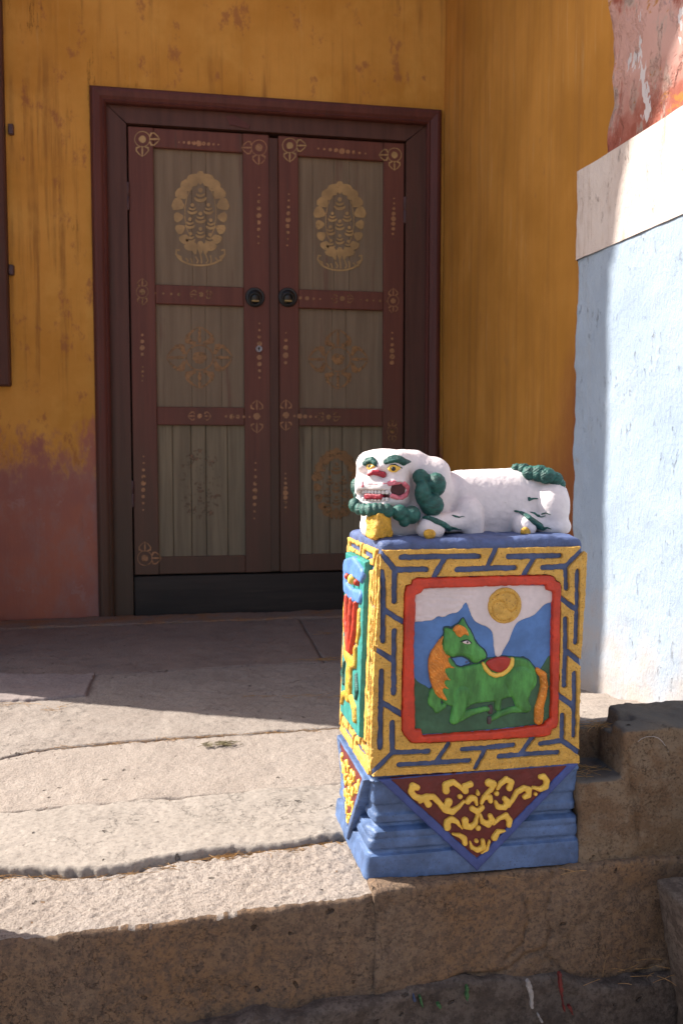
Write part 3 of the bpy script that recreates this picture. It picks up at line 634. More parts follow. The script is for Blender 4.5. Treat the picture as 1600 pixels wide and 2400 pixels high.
# gilt ornaments: flat painted figures on stiles, rails and panels
class Dec:
    def __init__(s, Y): s.Y = Y; s.V = []; s.F = []; s.k = 0
    def w(s, x, y): p = at_y(x, y, s.Y); return (p[0], p[2])
    def poly(s, pts):
        n = len(s.V); c = np.mean(pts, 0); s.k += 1; yy = s.Y-.00004*(s.k % 12)
        x, z = s.w(*c); s.V.append((x, yy, z))
        for q in pts: x, z = s.w(*q); s.V.append((x, yy, z))
        m = len(pts); s.F += [(n, n+1+i, n+1+(i+1) % m) for i in range(m)]
    def disc(s, x, y, r, ry=None, n=14):
        ry = ry or r; j = [random.uniform(.9, 1.1) for _ in range(n)]
        s.poly([(x+r*j[i]*math.cos(2*math.pi*i/n), y+ry*j[i]*math.sin(2*math.pi*i/n)) for i in range(n)])
    def strip(s, pts, w):
        p = np.asarray(pts, float); t = np.gradient(p, axis=0); t /= np.linalg.norm(t, axis=1)[:, None]+1e-9; nr = np.stack([-t[:, 1], t[:, 0]], 1)
        ww = np.broadcast_to(np.asarray(w, float), (len(p),))/2; s.k += 1; yy = s.Y-.00004*(s.k % 12); n = len(s.V)
        for a, b in zip(p+nr*ww[:, None], p-nr*ww[:, None]):
            for q in (a, b): x, z = s.w(*q); s.V.append((x, yy, z))
        s.F += [(n+2*i, n+2*i+1, n+2*i+3, n+2*i+2) for i in range(len(p)-1)]
    def arc(s, cx, cy, rx, ry, a0, a1, w, n=14):
        s.strip([(cx+rx*math.cos(math.radians(a0+(a1-a0)*i/n)), cy+ry*math.sin(math.radians(a0+(a1-a0)*i/n))) for i in range(n+1)], w)
    def done(s, name, mat, parent): return obj(name, s.V, s.F, M[mat], parent, False)
def petal(D, x, y, L, wd, ang):
    ca, sa = math.cos(ang), math.sin(ang); pts = []
    for u, v in ((0, -.12), (.35, -.38), (.7, -.5), (.95, -.30), (1.0, 0), (.95, .30), (.7, .5), (.35, .38), (0, .12)):
        pts.append((x+ca*u*L-sa*v*wd, y+sa*u*L+ca*v*wd))
    D.poly(pts)
def jewel(D, x, y, r):
    D.disc(x, y-r*.95, r*.36)
    for k, (rr, dy) in enumerate(((.72, -.45), (1.0, .12))):
        up = [(x+rr*r*math.cos(math.radians(a)), y+dy*r+rr*r*.78*math.sin(math.radians(a))) for a in range(5, 176, 17)]
        lo = [(x+rr*r*.80*math.cos(math.radians(a)), y+dy*r-.10*r+rr*r*.36*math.sin(math.radians(a))) for a in range(170, 4, -17)]
        D.poly(up+lo)
def lotus(cx, cy, sx, sy, Y, parent, mat, full=True):
    """flaming jewels on a lotus seat, centred in a panel (sizes in photo px)"""
    D = Dec(Y); f = lambda u, v: (cx+u*sx, cy+v*sy)
    for k in range(17):
        a = math.radians(-90+(k-8)*18.5); inner = f(.33*math.cos(a), .39*math.sin(a)-.07); L = .168*(sx+sy)/2*(1.12 if abs(k-8) < 5 else .85)
        if k == 8: L *= 1.1
        petal(D, *inner, L, L*(1.12 if k != 8 else .6), math.atan2(math.sin(a)*sy, math.cos(a)*sx))
    for u, v, r in ((0, -.31, .125), (-.155, -.14, .10), (.155, -.14, .10), (-.20, .04, .10), (0, -.03, .105), (.20, .05, .10), (-.19, .22, .095), (0, .16, .10), (.18, .23, .095)):
        jewel(D, *f(u, v), r*sx)
    for u in (-.13, 0, .12): petal(D, *f(u*.7, .42), .17*sy, .14*sx, math.radians(-90+u*120))
    D.arc(*f(0, -.10), .30*sx, .40*sy, -230, 50, .016*sx)
    if full:
        D.arc(*f(0, .40), .46*sx, .16*sy, 10, 170, .035*sx)
        for k in range(9): D.strip([f(-.38+.095*k, .44+.03*math.sin(k)), f(-.36+.095*k+.03*(k % 2), .50), f(-.34+.09*k, .535-.002*(k-4)**2)], .028*sx)
        for sgn in (-1, 1): D.strip([f(sgn*.36, .46), f(sgn*.47, .42), f(sgn*.46, .36), f(sgn*.40, .37)], .035*sx)
    return D.done('gilt_lotus', mat, parent)
def vajra(cx, cy, sx, sy, Y, parent, mat):
    D = Dec(Y); D.disc(cx, cy, .105*sx, .10*sy, 20); D.arc(cx, cy, .21*sx, .21*sy, 0, 360, .022*sx, 30)
    for q in range(4):
        a = q*math.pi/2; ca, sa = math.cos(a), math.sin(a); f = lambda u, v: (cx+(u*ca-v*sa)*sx, cy+(u*sa+v*ca)*sy)
        D.strip([f(.24, 0), f(.33, 0), f(.38, 0), f(.44, 0), f(.52, 0)], [.03*sx, .06*sx, .03*sx, .05*sx, .01*sx])
        for sg in (-1, 1):
            D.strip([f(.23, sg*.06), f(.28, sg*.17), f(.36, sg*.19), f(.44, sg*.12), f(.51, sg*.02)], [.05*sx, .09*sx, .06*sx, .035*sx, .015*sx])
            D.poly([f(.22, sg*.10), f(.24, sg*.22), f(.32, sg*.235), f(.33, sg*.17), f(.27, sg*.13)])
    return D.done('gilt_vajra', mat, parent)
YP = YL+.0148
lotus(470, 518, 122, 186, YP, leafL, 'gilt'); lotus(796, 535, 110, 176, YP, leafR, 'gilt')
vajra(792, 842, 136, 136, YP, leafR, 'gilt_faded'); vajra(468, 838, 150, 140, YP, leafL, 'gilt_faded')
lotus(788, 1150, 104, 160, YP, leafR, 'gilt_faded', False); lotus(470, 1150, 100, 160, YP, leafL, 'gilt_ghost', False)
YS = YL-.0006
def half_vajra(D, cx, cy, r, ang):
    """one prong of a small corner vajra pointing along ang"""
    f = lambda u, v: (cx+r*(u*math.cos(ang)-v*math.sin(ang)), cy+r*(u*math.sin(ang)+v*math.cos(ang)))
    D.strip([f(.9, 0), f(1.5, 0), f(2.3, 0)], [.12*r, .25*r, .10*r])
    for sg in (-1, 1): D.strip([f(1.0, sg*.35), f(1.15, sg*.75), f(1.5, sg*.80), f(1.95, sg*.42), f(2.2, sg*.08)], [.18*r, .26*r, .16*r, .12*r, .05*r])
def knot(name, cx, cy, r, dirs, lf, mat='gilt_dots', ring=True):
    D = Dec(YS); D.disc(cx, cy, r*.48)
    if ring: D.arc(cx, cy, r, r, 0, 360, .10*r, 26)
    for a in dirs: half_vajra(D, cx, cy, r, math.radians(a))
    return D.done(name, mat, lf)
def dots(x0, y0, x1, y1, sizes, lf, mat='gilt_dots'):
    D = Dec(YS); n = len(sizes)
    for i, r in enumerate(sizes):
        t = i/(n-1); D.disc(x0+(x1-x0)*t, y0+(y1-y0)*t, r, None, 10)
    return D.done('gilt_dots', mat, lf)
knot('corner_vajra', 334, 326, 18, (0, 90), leafL, 'gilt'); knot('corner_vajra', 607, 346, 18, (180, 90), leafL)
knot('corner_vajra', 679, 341, 17, (0, 90), leafR, 'gilt'); knot('corner_vajra', 924, 363, 16, (180, 90), leafR, 'gilt')
knot('rail_vajra', 334, 684, 14, (-90, 90), leafL, 'gilt_faded'); knot('rail_vajra', 472, 690, 12, (180, 0), leafL, 'gilt_faded', False); knot('rail_vajra', 802, 700, 12, (180, 0), leafR, 'gilt_faded', False)
knot('rail_vajra', 602, 976, 17, (-90, 90), leafL, 'gilt_dots', False); knot('rail_vajra', 670, 973, 16, (-90, 90), leafR, 'gilt_dots', False)
knot('rail_vajra', 468, 975, 12, (180, 0), leafL, 'gilt_dots', False); knot('rail_vajra', 770, 977, 12, (180, 0), leafR, 'gilt_faded', False); knot('rail_vajra', 921, 705, 13, (-90, 90), leafR, 'gilt_dots')
knot('corner_vajra', 340, 1308, 17, (0, -90), leafL); knot('corner_vajra', 919, 1010, 12, (-90, 90), leafR, 'gilt_faded')
SZ = [2, 2.6, 3.6, 4.8, 6, 5, 4, 3, 2.2]
dots(420, 333, 512, 339, [2, 3, 4, 5, 7, 4.5, 4, 3, 2], leafL); dots(746, 348, 856, 360, [2.5, 3, 4, 5, 7, 5, 4, 3, 2], leafR)
dots(607, 440, 606, 570, SZ, leafL); dots(608, 758, 608, 885, [2, 2.6, 3.6, 6, 4, 6, 5, 3.6, 2.6], leafL); dots(677, 455, 673, 575, SZ, leafR); dots(923, 465, 920, 560, SZ, leafR)
dots(334, 785, 334, 830, [3, 4.5, 6, 4], leafL); dots(335, 860, 334, 892, [2, 3, 2.6, 2], leafL, 'gilt_faded'); dots(670, 780, 669, 850, [2, 4, 6, 7, 4], leafR); dots(919, 780, 918, 850, [2, 3, 4, 5.5, 6, 5], leafR)
dots(337, 1070, 336, 1195, SZ, leafL); dots(599, 1085, 596, 1215, SZ, leafL); dots(669, 1110, 669, 1200, SZ, leafR); dots(365, 687, 420, 690, [2, 2.6, 3, 4], leafL, 'gilt_faded')
dots(690, 975, 740, 977, [3, 6, 5, 3.5, 2.4], leafR); dots(530, 976, 585, 977, [3, 6, 5, 3.5, 2.4], leafL); dots(704, 698, 750, 701, [4, 5, 3, 2], leafR); dots(845, 703, 905, 706, [2, 3, 2.4, 3, 2], leafR, 'gilt_faded')

# framed board hanging on the wall at the left edge
wb = empty('notice_board', (-.95, 3.58, 1.5), 'dark wooden board frame hanging at the left edge of the wall', 'board')
bx1, bzb = -.716, .93
box('frame_side', (bx1-.052, bx1, 3.545, 3.588, bzb, 2.62), M['jamb'], wb, .006); box('frame_side', (-1.0+.002, -.96, 3.545, 3.588, bzb, 2.62), M['jamb'], wb, .006)
box('frame_rail', (-.96, bx1-.052, 3.545, 3.588, bzb, bzb+.05), M['jamb'], wb, .006); box('board_panel', (-.96, bx1-.05, 3.562, 3.585, bzb+.048, 2.62), M['panel'], wb, .001)
for px, py in ((27, 302), (28, 632)):
    p = at_y(px, py, 3.57); V, F = boxes([(p[0]-.012, p[0]+.008, 3.568, 3.587, p[2]-.02, p[2]+.02)], .003); obj('hook', V, F, M['hinge'], wb, False)

# ------------------------------------------------------------------ the pedestal
YF, YB = 1.315, 1.560                       # front and back faces
PZ0, PZT = -.034, .520
ped = empty('stone_pedestal', (.45, 1.46, PZ0), 'blue and yellow painted stone pedestal carved with a green horse panel', 'pedestal')
def xl(z, y=1.315): return .2832-(.520-z)*.034-.04*(y-1.315)        # left edge leans out downwards
def xr(z): return .6330-(.520-z)*.004
def inset(z):                                # moulded foot: how far the faces draw in (+) or flare out (-)
    zs = [-.05, .005, .008, .010, .013, .016, .029, .031, .034, .043, .046, .048, .053, .056, .068, .071, .085, .088, .092, .124, .127, .131, .60]
    vs = [-.004, -.001, .006, .006, .0055, .002, .003, .0065, .003, .004, .012, .017, .017, .009, .009, .0125, .012, .008, .008, .005, .001, .004, .004]
    return np.interp(z, zs, vs)
def f_core(P):
    x, y, z = P; i = inset(z); k = .012
    a = smax(xl(z, y)+i-x, x-xr(z)+i*.3, .004); b = smax(YF+i-y, y-YB+i, .004); f = smax(a, b, k)
    f = smax(f, z-PZT-.002*noise(x, y, 0*z, 30), .014); f = np.maximum(f, PZ0-z)
    # broken left front corner of the foot
    f = smax(f, -ell(P, (.255, 1.318, .058), (.026, .036, .034)), .006); f = smax(f, -ell(P, (.268, 1.305, .085), (.013, .018, .026)), .005); f = smax(f, -ell(P, (.262, 1.305, .020), (.016, .014, .016)), .006); f = smax(f, -ell(P, (.634, 1.312, .050), (.008, .010, .02)), .006)
    return f
P, l, h = grid3((.235, 1.29, PZ0-.006), (.66, 1.58, .54), .0025)
f = f_core(P); f = rough(f, P, .012, lambda x, y, z: (.0007+.0008*(z > .13))*fbm(x, y, z, 34, 3, 2)+.0004*noise(x, y, z, 190, 5)+.0012*np.maximum(0, noise(x, y, z, 60, 9)-.45)); V, F = snet(f, l, h)
blk = crisp(obj('block', V, F, M['blue'], ped), 38); blk.data.materials.append(M['rim'])
for p_ in blk.data.polygons:
    if p_.center[2]+PZ0 > .1335: p_.material_index = 1
def tr(ox, oy, s): return lambda x, y: (ox+x/s, oy+y/s)
cA, cB, cH, cT = tr(780, 1020, 2.529), tr(780, 1600, 2.529), tr(930, 1340, 3.92), tr(880, 1780, 3.136)
c6, c7, c8 = tr(860, 1260, 7.84), tr(850, 1540, 7.84), tr(1240, 1260, 4.056)
def onf(c, pts, Y=YF): return [(q[0], q[2]) for q in (at_y(*c(*p[:2]), Y) for p in pts)]
MPP = 1/1468.0                               # metres per photo pixel on the front face
def chain(c, pts, s): return [(*onf(c, [p])[0], p[2]/s*MPP) for p in pts]
def relief(name, sd2, bounds, hmax, r, mat, parent, base=.0, back=.004, res=.0014, side=False, plane=None, amp=.0005, ns=120, top=None, split=False, seed=0, jag=.0005, sharp=34):
    """raise the 2-d figure sd2(u,v) from a face: w is the height above the face plane"""
    (u0, u1), (v0, v1) = bounds; plane = YF if plane is None else plane
    hw = min(res, .0012); P, l, h = grid3((u0-.006, base-back-.002, v0-.006), (u1+.006, base+hmax+.004, v1+.006), (res, hw, res))
    U, W, Vv = P; s2 = sd2(U[:, 0, :], Vv[:, 0, :]); s2 = s2+jag*noise(U[:, 0, :], 0*s2, Vv[:, 0, :], 150, seed+4)
    d = np.clip(-s2, 0, None); t = np.clip(d/r, 0, 1); H = hmax*np.sqrt(np.clip(1-(1-t)**2, 0, 1))
    if top is not None: H = H+top(U[:, 0, :], Vv[:, 0, :], d)
    H = H+base+amp*fbm(U[:, 0, :], 0*d, Vv[:, 0, :], ns, 3, seed); f = np.maximum(np.maximum(W-H[:, None, :], s2[:, None, :]*.8), base-back-W)
    q, F = snet(f, l, h)
    if side: V = np.stack([plane-q[:, 1], q[:, 0], q[:, 2]], 1)
    else: V = np.stack([q[:, 0], plane-q[:, 1], q[:, 2]], 1); F = F[:, ::-1]
    keep = (q[F][:, :, 1] > base-back+.0012).any(1); F = F[keep]; u_, inv = np.unique(F.ravel(), return_inverse=True); V = V[u_]; F = inv.reshape(F.shape)
    if not split: return crisp(obj(name, V, F, M[mat], parent), sharp)
    return crisp([obj(name, v, ff, M[mat], parent) for v, ff in islands(V, F) if len(ff) > 60], sharp)
def bnd(pts, m=.006):
    p = np.asarray([q[:2] for q in pts]); return ((p[:, 0].min()-m, p[:, 0].max()+m), (p[:, 1].min()-m, p[:, 1].max()+m))

# fret border: yellow keys parted by blue grooves
outer = [(.2862, .5035), (.6225, .5035), (.6355, .492), (.6325, .40), (.6285, .33), (.6265, .18), (.6285, .138), (.6185, .1345), (.270, .1375), (.2705, .18), (.2745, .30)]
red_o = onf(cH, [(140, 75), (180, 55), (600, 45), (1000, 35), (1400, 28), (1440, 45), (1452, 80), (1490, 95), (1502, 140), (1490, 700), (1475, 1380), (1460, 1430), (1420, 1445), (1400, 1500), (1340, 1512), (900, 1540), (300, 1572), (130, 1570), (60, 1500), (40, 1450), (45, 1000), (60, 500), (65, 200), (80, 130), (128, 112)])
red_i = onf(cH, [(245, 155), (600, 145), (1000, 130), (1350, 122), (1365, 165), (1420, 190), (1425, 240), (1415, 290), (1410, 700), (1400, 1340), (1350, 1370), (1345, 1400), (900, 1455), (235, 1500), (225, 1440), (165, 1440), (160, 1000), (155, 700), (168, 400), (170, 215), (215, 195)])
GR = [(c6, [(180, 190), (230, 250), (510, 590), (500, 900), (500, 1170)]), (c6, [(510, 590), (1090, 585)]), (cA, [(405, 724), (660, 720), (865, 718)]), (cA, [(665, 725), (600, 835)]),
      (cA, [(975, 650), (918, 775)]), (cA, [(735, 797), (910, 790), (1075, 786)]), (cA, [(1040, 719), (1345, 715)]), (cA, [(1195, 722), (1132, 828)]),
      (c8, [(520, 100), (345, 275), (125, 285)]), (c8, [(345, 275), (350, 475)]),
      (c6, [(270, 630), (300, 900), (300, 1330), (290, 1900)]), (c6, [(300, 1330), (660, 1545)]), (c6, [(500, 1720), (495, 2352), (490, 2460)]), (c6, [(60, 2000), (490, 2260)]), (c7, [(575, -40), (568, 660)]),
      (c7, [(348, 255), (335, 860), (318, 1670)]), (c7, [(330, 830), (715, 1055)]), (c7, [(120, 2190), (545, 1760), (542, 1210)]), (c7, [(545, 1760), (1200, 1738)]),
      (cB, [(390, 489), (600, 478), (805, 463)]), (cB, [(615, 465), (685, 365)]), (cB, [(765, 398), (905, 388), (1068, 370)]), (cB, [(905, 390), (845, 505)]), (cB, [(985, 438), (1150, 425), (1328, 413)]), (cB, [(1112, 420), (1182, 325)]),
      (c8, [(480, 2050), (310, 1930), (312, 1690)]), (c8, [(310, 1930), (108, 1960)]), (c8, [(455, 320), (450, 680), (438, 995)]), (c8, [(290, 572), (445, 685)]),
      (c8, [(342, 775), (342, 1080), (330, 1405)]), (c8, [(345, 1075), (500, 1200)]), (c8, [(426, 1290), (425, 1600), (420, 1885)]), (c8, [(262, 1490), (425, 1612)])]
grooves = [onf(c, p) for c, p in GR]
GW = .0043
def sd_fret(u, v):
    d = np.maximum(sd_poly(u, v, outer), -sd_poly(u, v, red_o))
    g = np.full(u.shape, 1e9, np.float32)
    for q in grooves: g = np.minimum(g, sd_chain(u, v, [(a, b, GW) for a, b in q]))
    return np.maximum(d, -(g+.0004*noise(u, 0*u, v, 120, 3)))
chips = lambda u, v, d: -.0035*np.clip(fbm(u, 0*u, v, 45, 3, 21)-.55, 0, .6)-.004*np.clip(fbm(u, 0*u, v, 60, 3, 27)+.1, 0, 1)*np.clip((.2875-u)/.010, 0, 1)-.003*np.clip(fbm(u, 0*u, v, 50, 3, 25), 0, 1)*np.clip((u-.618)/.012, 0, 1)
relief('fret_key', sd_fret, ((.262, .642), (.128, .512)),   .0052, .0007, 'yellow', ped, base=-.004, back=.003, amp=.0004, ns=300, sharp=30, top=chips, split=True, res=.0010, jag=.0007)
def sd_red(u, v): return np.maximum(sd_poly(u, v, red_o), -sd_poly(u, v, red_i))
relief('panel_frame', sd_red, bnd(red_o),   .0085, .0035, 'red', ped, base=-.003, back=.004, amp=.0006, ns=40, jag=.0008, seed=3)

# the horse panel
pan = empty('horse_panel', (0, 0, 0)); pan.parent = ped
def pol(pts, sm=2): return smooth_poly(onf(cH, pts), sm)
B0 = -.0045                                   # recessed ground of the panel
V, F = boxes([(.305, .612, YF-.0002, YF+.01, .15, .49)]); q = onf(cH, [(100, 90), (1460, 90), (1440, 1500), (90, 1530)])
rect = red_i
relief('sky_ground', lambda u, v: sd_poly(u, v, rect)-.004, bnd(rect), .002, .002, 'skyblue', pan, base=B0, back=.003, amp=.0004, ns=60)
cl = pol([(150, 465), (150, 210), (240, 140), (1370, 110), (1440, 190), (1430, 285), (1380, 290), (1340, 320), (1290, 380), (1240, 415), (1160, 440), (1110, 465), (1085, 500), (1060, 560), (1030, 640), (985, 710), (955, 785), (905, 790), (890, 700), (885, 600), (870, 540), (830, 510), (760, 485), (705, 450), (680, 400), (660, 330), (640, 285), (632, 284), (620, 300), (590, 350), (550, 380), (490, 385), (430, 425), (375, 405), (340, 450), (270, 455), (210, 460)], 1)
swirl = lambda u, v, d: .00035*np.sin(v*700+6*noise(u, 0*u, v, 45, 2)+2.5*noise(u, 0*u, v, 110, 3))*(u < .44)
relief('cloud', lambda u, v: np.maximum(sd_poly(u, v, cl), sd_poly(u, v, rect)-.003), bnd(cl), .0016, .002, 'cloud', pan, base=B0+.0018, amp=.0003, top=swirl)
gd = pol([(140, 945), (200, 1015), (250, 1040), (320, 1085), (700, 1150), (1230, 1100), (1320, 890), (1350, 850), (1385, 780), (1420, 760), (1420, 1360), (1350, 1410), (230, 1515), (140, 1450)], 1)
relief('meadow', lambda u, v: np.maximum(sd_poly(u, v, gd), sd_poly(u, v, rect)-.003), bnd(gd), .0014, .002, 'dkgreen', pan, base=B0+.0016, amp=.0004)
sc_ = onf(cH, [(990, 310)])[0]; sr = 168/3.92*MPP
ring = onf(cH, [(880, 375), (868, 330), (890, 285), (940, 266), (985, 285), (1003, 340), (1048, 372), (1090, 335), (1106, 270), (1070, 205), (1000, 185), (930, 205), (890, 240)])
ringl = onf(cH, [(870, 380), (910, 435), (980, 455), (1060, 430)])
def sun_top(u, v, d):
    a = sd_chain(u, v, [(x, y, .0) for x, y in ring]); b = sd_chain(u, v, [(x, y, .0) for x, y in ringl])
    return -.0022*np.exp(-(np.minimum(a, b)/.0012)**2)
relief('sun_disc', lambda u, v: np.sqrt((u-sc_[0])**2+((v-sc_[1])*.965)**2)-sr, ((sc_[0]-sr, sc_[0]+sr), (sc_[1]-sr*1.06, sc_[1]+sr*1.06)), .0042, .003, 'yellow', pan, base=B0+.002, amp=.0006, ns=180, top=sun_top)
H0 = B0+.002
hs = [pol([(470, 760), (525, 830), (545, 872), (600, 878), (690, 852), (770, 838), (850, 795), (960, 780), (1060, 782), (1170, 792), (1235, 835), (1270, 900), (1292, 970), (1287, 1040), (1235, 1100), (1205, 1150), (1100, 1170), (1045, 1150), (950, 1185), (820, 1205), (690, 1215), (650, 1260), (530, 1250), (430, 1215), (330, 1080), (300, 900), (310, 760), (400, 640), (430, 650)])]
head = pol([(608, 412), (628, 455), (642, 495), (690, 560), (720, 650), (790, 710), (822, 760), (818, 800), (770, 820), (740, 848), (690, 838), (660, 800), (580, 772), (500, 795), (450, 755), (412, 700), (408, 620), (438, 575), (428, 515), (460, 508), (500, 530), (540, 490), (570, 480)], 1)
legs = [chain(cH, p, 3.92) for p in ([(600, 1120, 75), (560, 1290, 72), (525, 1360, 50)], [(550, 1345, 52), (680, 1295, 36), (800, 1262, 27), (850, 1262, 26)], [(350, 1120, 62), (345, 1190, 66), (372, 1262, 42), (430, 1235, 28)],
        [(1130, 1010, 150), (1140, 1190, 75), (1190, 1255, 48)], [(1180, 1262, 42), (1050, 1268, 32), (935, 1312, 34), (870, 1355, 26)], [(930, 1170, 34), (925, 1250, 34)])]
hole = pol([(525, 830), (545, 785), (590, 772), (640, 790), (695, 835), (640, 862), (560, 872)], 1)
def sd_horse(u, v):
    d = sd_poly(u, v, hs[0])
    for L in legs: d = smin(d, sd_chain(u, v, L), .0012)
    return np.maximum(smin(d, sd_poly(u, v, head), .0008), -sd_poly(u, v, hole))
flk = [chain(cH, [(1130, 1010, 150), (1140, 1190, 75), (1190, 1255, 48)], 3.92), chain(cH, [(600, 1120, 75), (560, 1290, 72), (525, 1360, 50)], 3.92)]
def horse_top(u, v, d):
    z = 0*u
    for L in flk: s = sd_chain(u, v, L); z = z+.0022*np.clip(-s/.006, 0, 1)-.0008*np.exp(-(s/.0012)**2)
    s = sd_poly(u, v, head); return z+.0026*np.clip(-s/.007, 0, 1)-.0008*np.exp(-(s/.0012)**2)
M['outline'] = paint('dark_outline_paint', (.012, .045, .055), .7, 1.3, 60, .55)
relief('horse_outline', lambda u, v: sd_horse(u, v)-.0021, ((.320, .602), (.160, .432)), .0012, .001, 'outline', pan, base=H0-.0002, back=.002, res=.0012, jag=.0012)
relief('horse', sd_horse, ((.325, .600), (.165, .430)), .0045, .0045, 'green', pan, base=H0, amp=.0004, ns=60, top=horse_top, res=.0012)
mn = pol([(435, 575), (410, 640), (425, 730), (500, 790), (462, 785), (480, 850), (545, 888), (465, 882), (432, 892), (470, 980), (515, 1000), (440, 992), (430, 1030), (490, 1085), (410, 1062), (430, 1120), (465, 1190), (400, 1165), (360, 1140), (320, 1060), (290, 950), (283, 830), (308, 740), (360, 660)], 1)
hair = lambda u, v, d: .0007*np.sin((u*.75+v*.65)*1500+5*noise(u, 0*u, v, 80, 2))
relief('mane', lambda u, v: sd_poly(u, v, mn), bnd(mn), .005, .006, 'orange', pan, base=H0+.003, back=.006, amp=.0003, top=hair)
fl = pol([(500, 535), (550, 482), (600, 492), (640, 530), (658, 592), (605, 562), (575, 606), (540, 585), (520, 550)], 1)
relief('forelock', lambda u, v: sd_poly(u, v, fl), bnd(fl), .003, .004, 'orange', pan, base=H0+.0065, back=.006, amp=.0003, top=hair)
tl = chain(cH, [(1290, 905, 26), (1340, 950, 38), (1352, 1050, 40), (1332, 1150, 44), (1305, 1250, 48), (1300, 1365, 48)], 3.92)
relief('tail', lambda u, v: sd_chain(u, v, tl), bnd(tl, .012), .008, .008, 'orange', pan, base=H0, amp=.0004, top=hair)
sdl = pol([(800, 832), (850, 800), (940, 778), (1040, 783), (1032, 830), (1000, 892), (930, 928), (860, 903), (822, 862)], 1)
relief('saddle', lambda u, v: sd_poly(u, v, sdl), bnd(sdl), .0022, .003, 'saddle', pan, base=H0+.0052, back=.005)
sb = chain(cH, [(786, 842, 17), (812, 893, 20), (850, 932, 21), (900, 950, 22), (960, 938, 22), (1010, 903, 22), (1044, 850, 22), (1052, 802, 20)], 3.92)
relief('saddle_trim', lambda u, v: sd_chain(u, v, sb), bnd(sb, .008), .0032, .003, 'scroll', pan, base=H0+.005, back=.005)
for pts in ([(855, 1245, 26), (858, 1285, 26)], [(850, 1352, 26), (845, 1385, 20)]):
    c = chain(cH, pts, 3.92); relief('hoof', lambda u, v: sd_chain(u, v, c), bnd(c, .008), .004, .005, 'brown', pan, base=H0+.001)
ey = pol([(585, 638), (610, 628), (640, 622), (668, 645), (655, 660), (620, 660)], 1); relief('eye_white', lambda u, v: sd_poly(u, v, ey), bnd(ey), .0012, .002, 'cloud', pan, base=H0+.0082, back=.004, res=.0008)
c = chain(cH, [(634, 641, 13)], 3.92); relief('pupil', lambda u, v: sd_chain(u, v, c), bnd(c), .001, .001, 'brown', pan, base=H0+.0092, back=.002, res=.0007)
c = chain(cH, [(575, 638, 3), (610, 624, 5), (640, 620, 6), (672, 648, 3)], 3.92); relief('eye_line', lambda u, v: sd_chain(u, v, c), bnd(c), .0008, .001, 'black', pan, base=H0+.0088, back=.002, res=.0007)

# hanging triangle of scrollwork on the foot
TY = YF-.004
tri_o = onf(cT, [(20, 150), (1495, 30), (745, 822)], TY); tri_i = onf(cT, [(115, 150), (1405, 48), (745, 728)], TY)
def tri_band(u, v): return np.maximum(sd_poly(u, v, tri_o), -sd_poly(u, v, tri_i))
tri = empty('scroll_pendant', (0, 0, 0)); tri.parent = ped
relief('pendant_border', tri_band, bnd(tri_o), .004, .003, 'navy', tri, base=.001, back=.022, amp=.0005, ns=50)
relief('pendant_field', lambda u, v: sd_poly(u, v, tri_i)-.002, bnd(tri_i), .002, .002, 'maroon', tri, base=.0, back=.018, amp=.0004)
SCR = [[(300, 200, 22), (268, 190, 27), (255, 230, 23), (280, 265, 23), (330, 285, 27), (370, 268, 24), (420, 268, 22), (460, 310, 22), (500, 360, 24), (555, 377, 24), (600, 345, 18), (642, 300, 11)], [(530, 305, 30), (510, 345, 24)], [(382, 322, 27), (360, 290, 22)], [(320, 302, 17)],
       [(512, 222, 28), (508, 180, 25), (560, 160, 22), (600, 185, 18), (632, 218, 12)], [(652, 222, 26), (648, 190, 24), (690, 176, 23)], [(614, 266, 20)], [(745, 242, 17), (742, 220, 8)],
       [(670, 302, 24), (690, 275, 22), (725, 280, 18), (735, 325, 12)], [(768, 315, 13), (790, 270, 20), (832, 270, 22), (836, 296, 21)], [(702, 355, 24), (740, 376, 23), (775, 345, 20)], [(880, 242, 20)],
       [(825, 165, 30), (858, 172, 26), (842, 215, 20), (800, 248, 13)], [(973, 202, 25), (990, 160, 23), (950, 140, 22), (910, 170, 18), (885, 208, 13)],
       [(872, 305, 14), (890, 340, 21), (940, 345, 22), (960, 302, 23), (940, 282, 20)], [(968, 332, 16), (1005, 280, 16), (1030, 230, 20), (1080, 205, 22), (1120, 215, 22), (1112, 255, 25), (1086, 270, 19)],
       [(1148, 200, 13), (1200, 215, 18), (1240, 190, 23), (1250, 150, 23), (1225, 120, 24), (1202, 122, 18)], [(1166, 246, 15)],
       [(520, 490, 27), (520, 450, 25), (550, 430, 23), (590, 450, 18), (628, 502, 7)], [(650, 440, 27), (650, 480, 25), (690, 490, 23), (725, 460, 18), (740, 400, 11)], [(762, 400, 12), (775, 450, 20), (820, 470, 25), (850, 440, 23), (834, 406, 19)],
       [(858, 468, 11), (900, 425, 16), (950, 405, 23), (975, 440, 23), (970, 475, 20)], [(745, 496, 22)], [(558, 540, 7), (610, 550, 17), (645, 575, 23), (650, 605, 21)],
       [(688, 598, 9), (700, 640, 16), (740, 658, 19), (785, 635, 19), (780, 590, 17)], [(732, 590, 17)], [(942, 515, 7), (890, 525, 19), (865, 566, 25)], [(768, 680, 7), (810, 650, 13), (828, 590, 7)]]
scr = [chain(cT, p, 3.136) for p in SCR]
def sd_scr(u, v, L=scr):
    d = np.full(u.shape, 1e9, np.float32)
    for q in L: d = np.minimum(d, sd_chain(u, v, q))
    return d
relief('scroll', sd_scr, bnd(tri_i), .0036, .0022, 'scroll', tri, base=.0012, plane=TY+.001, back=.004, amp=.0004, ns=90, split=True, res=.0012)

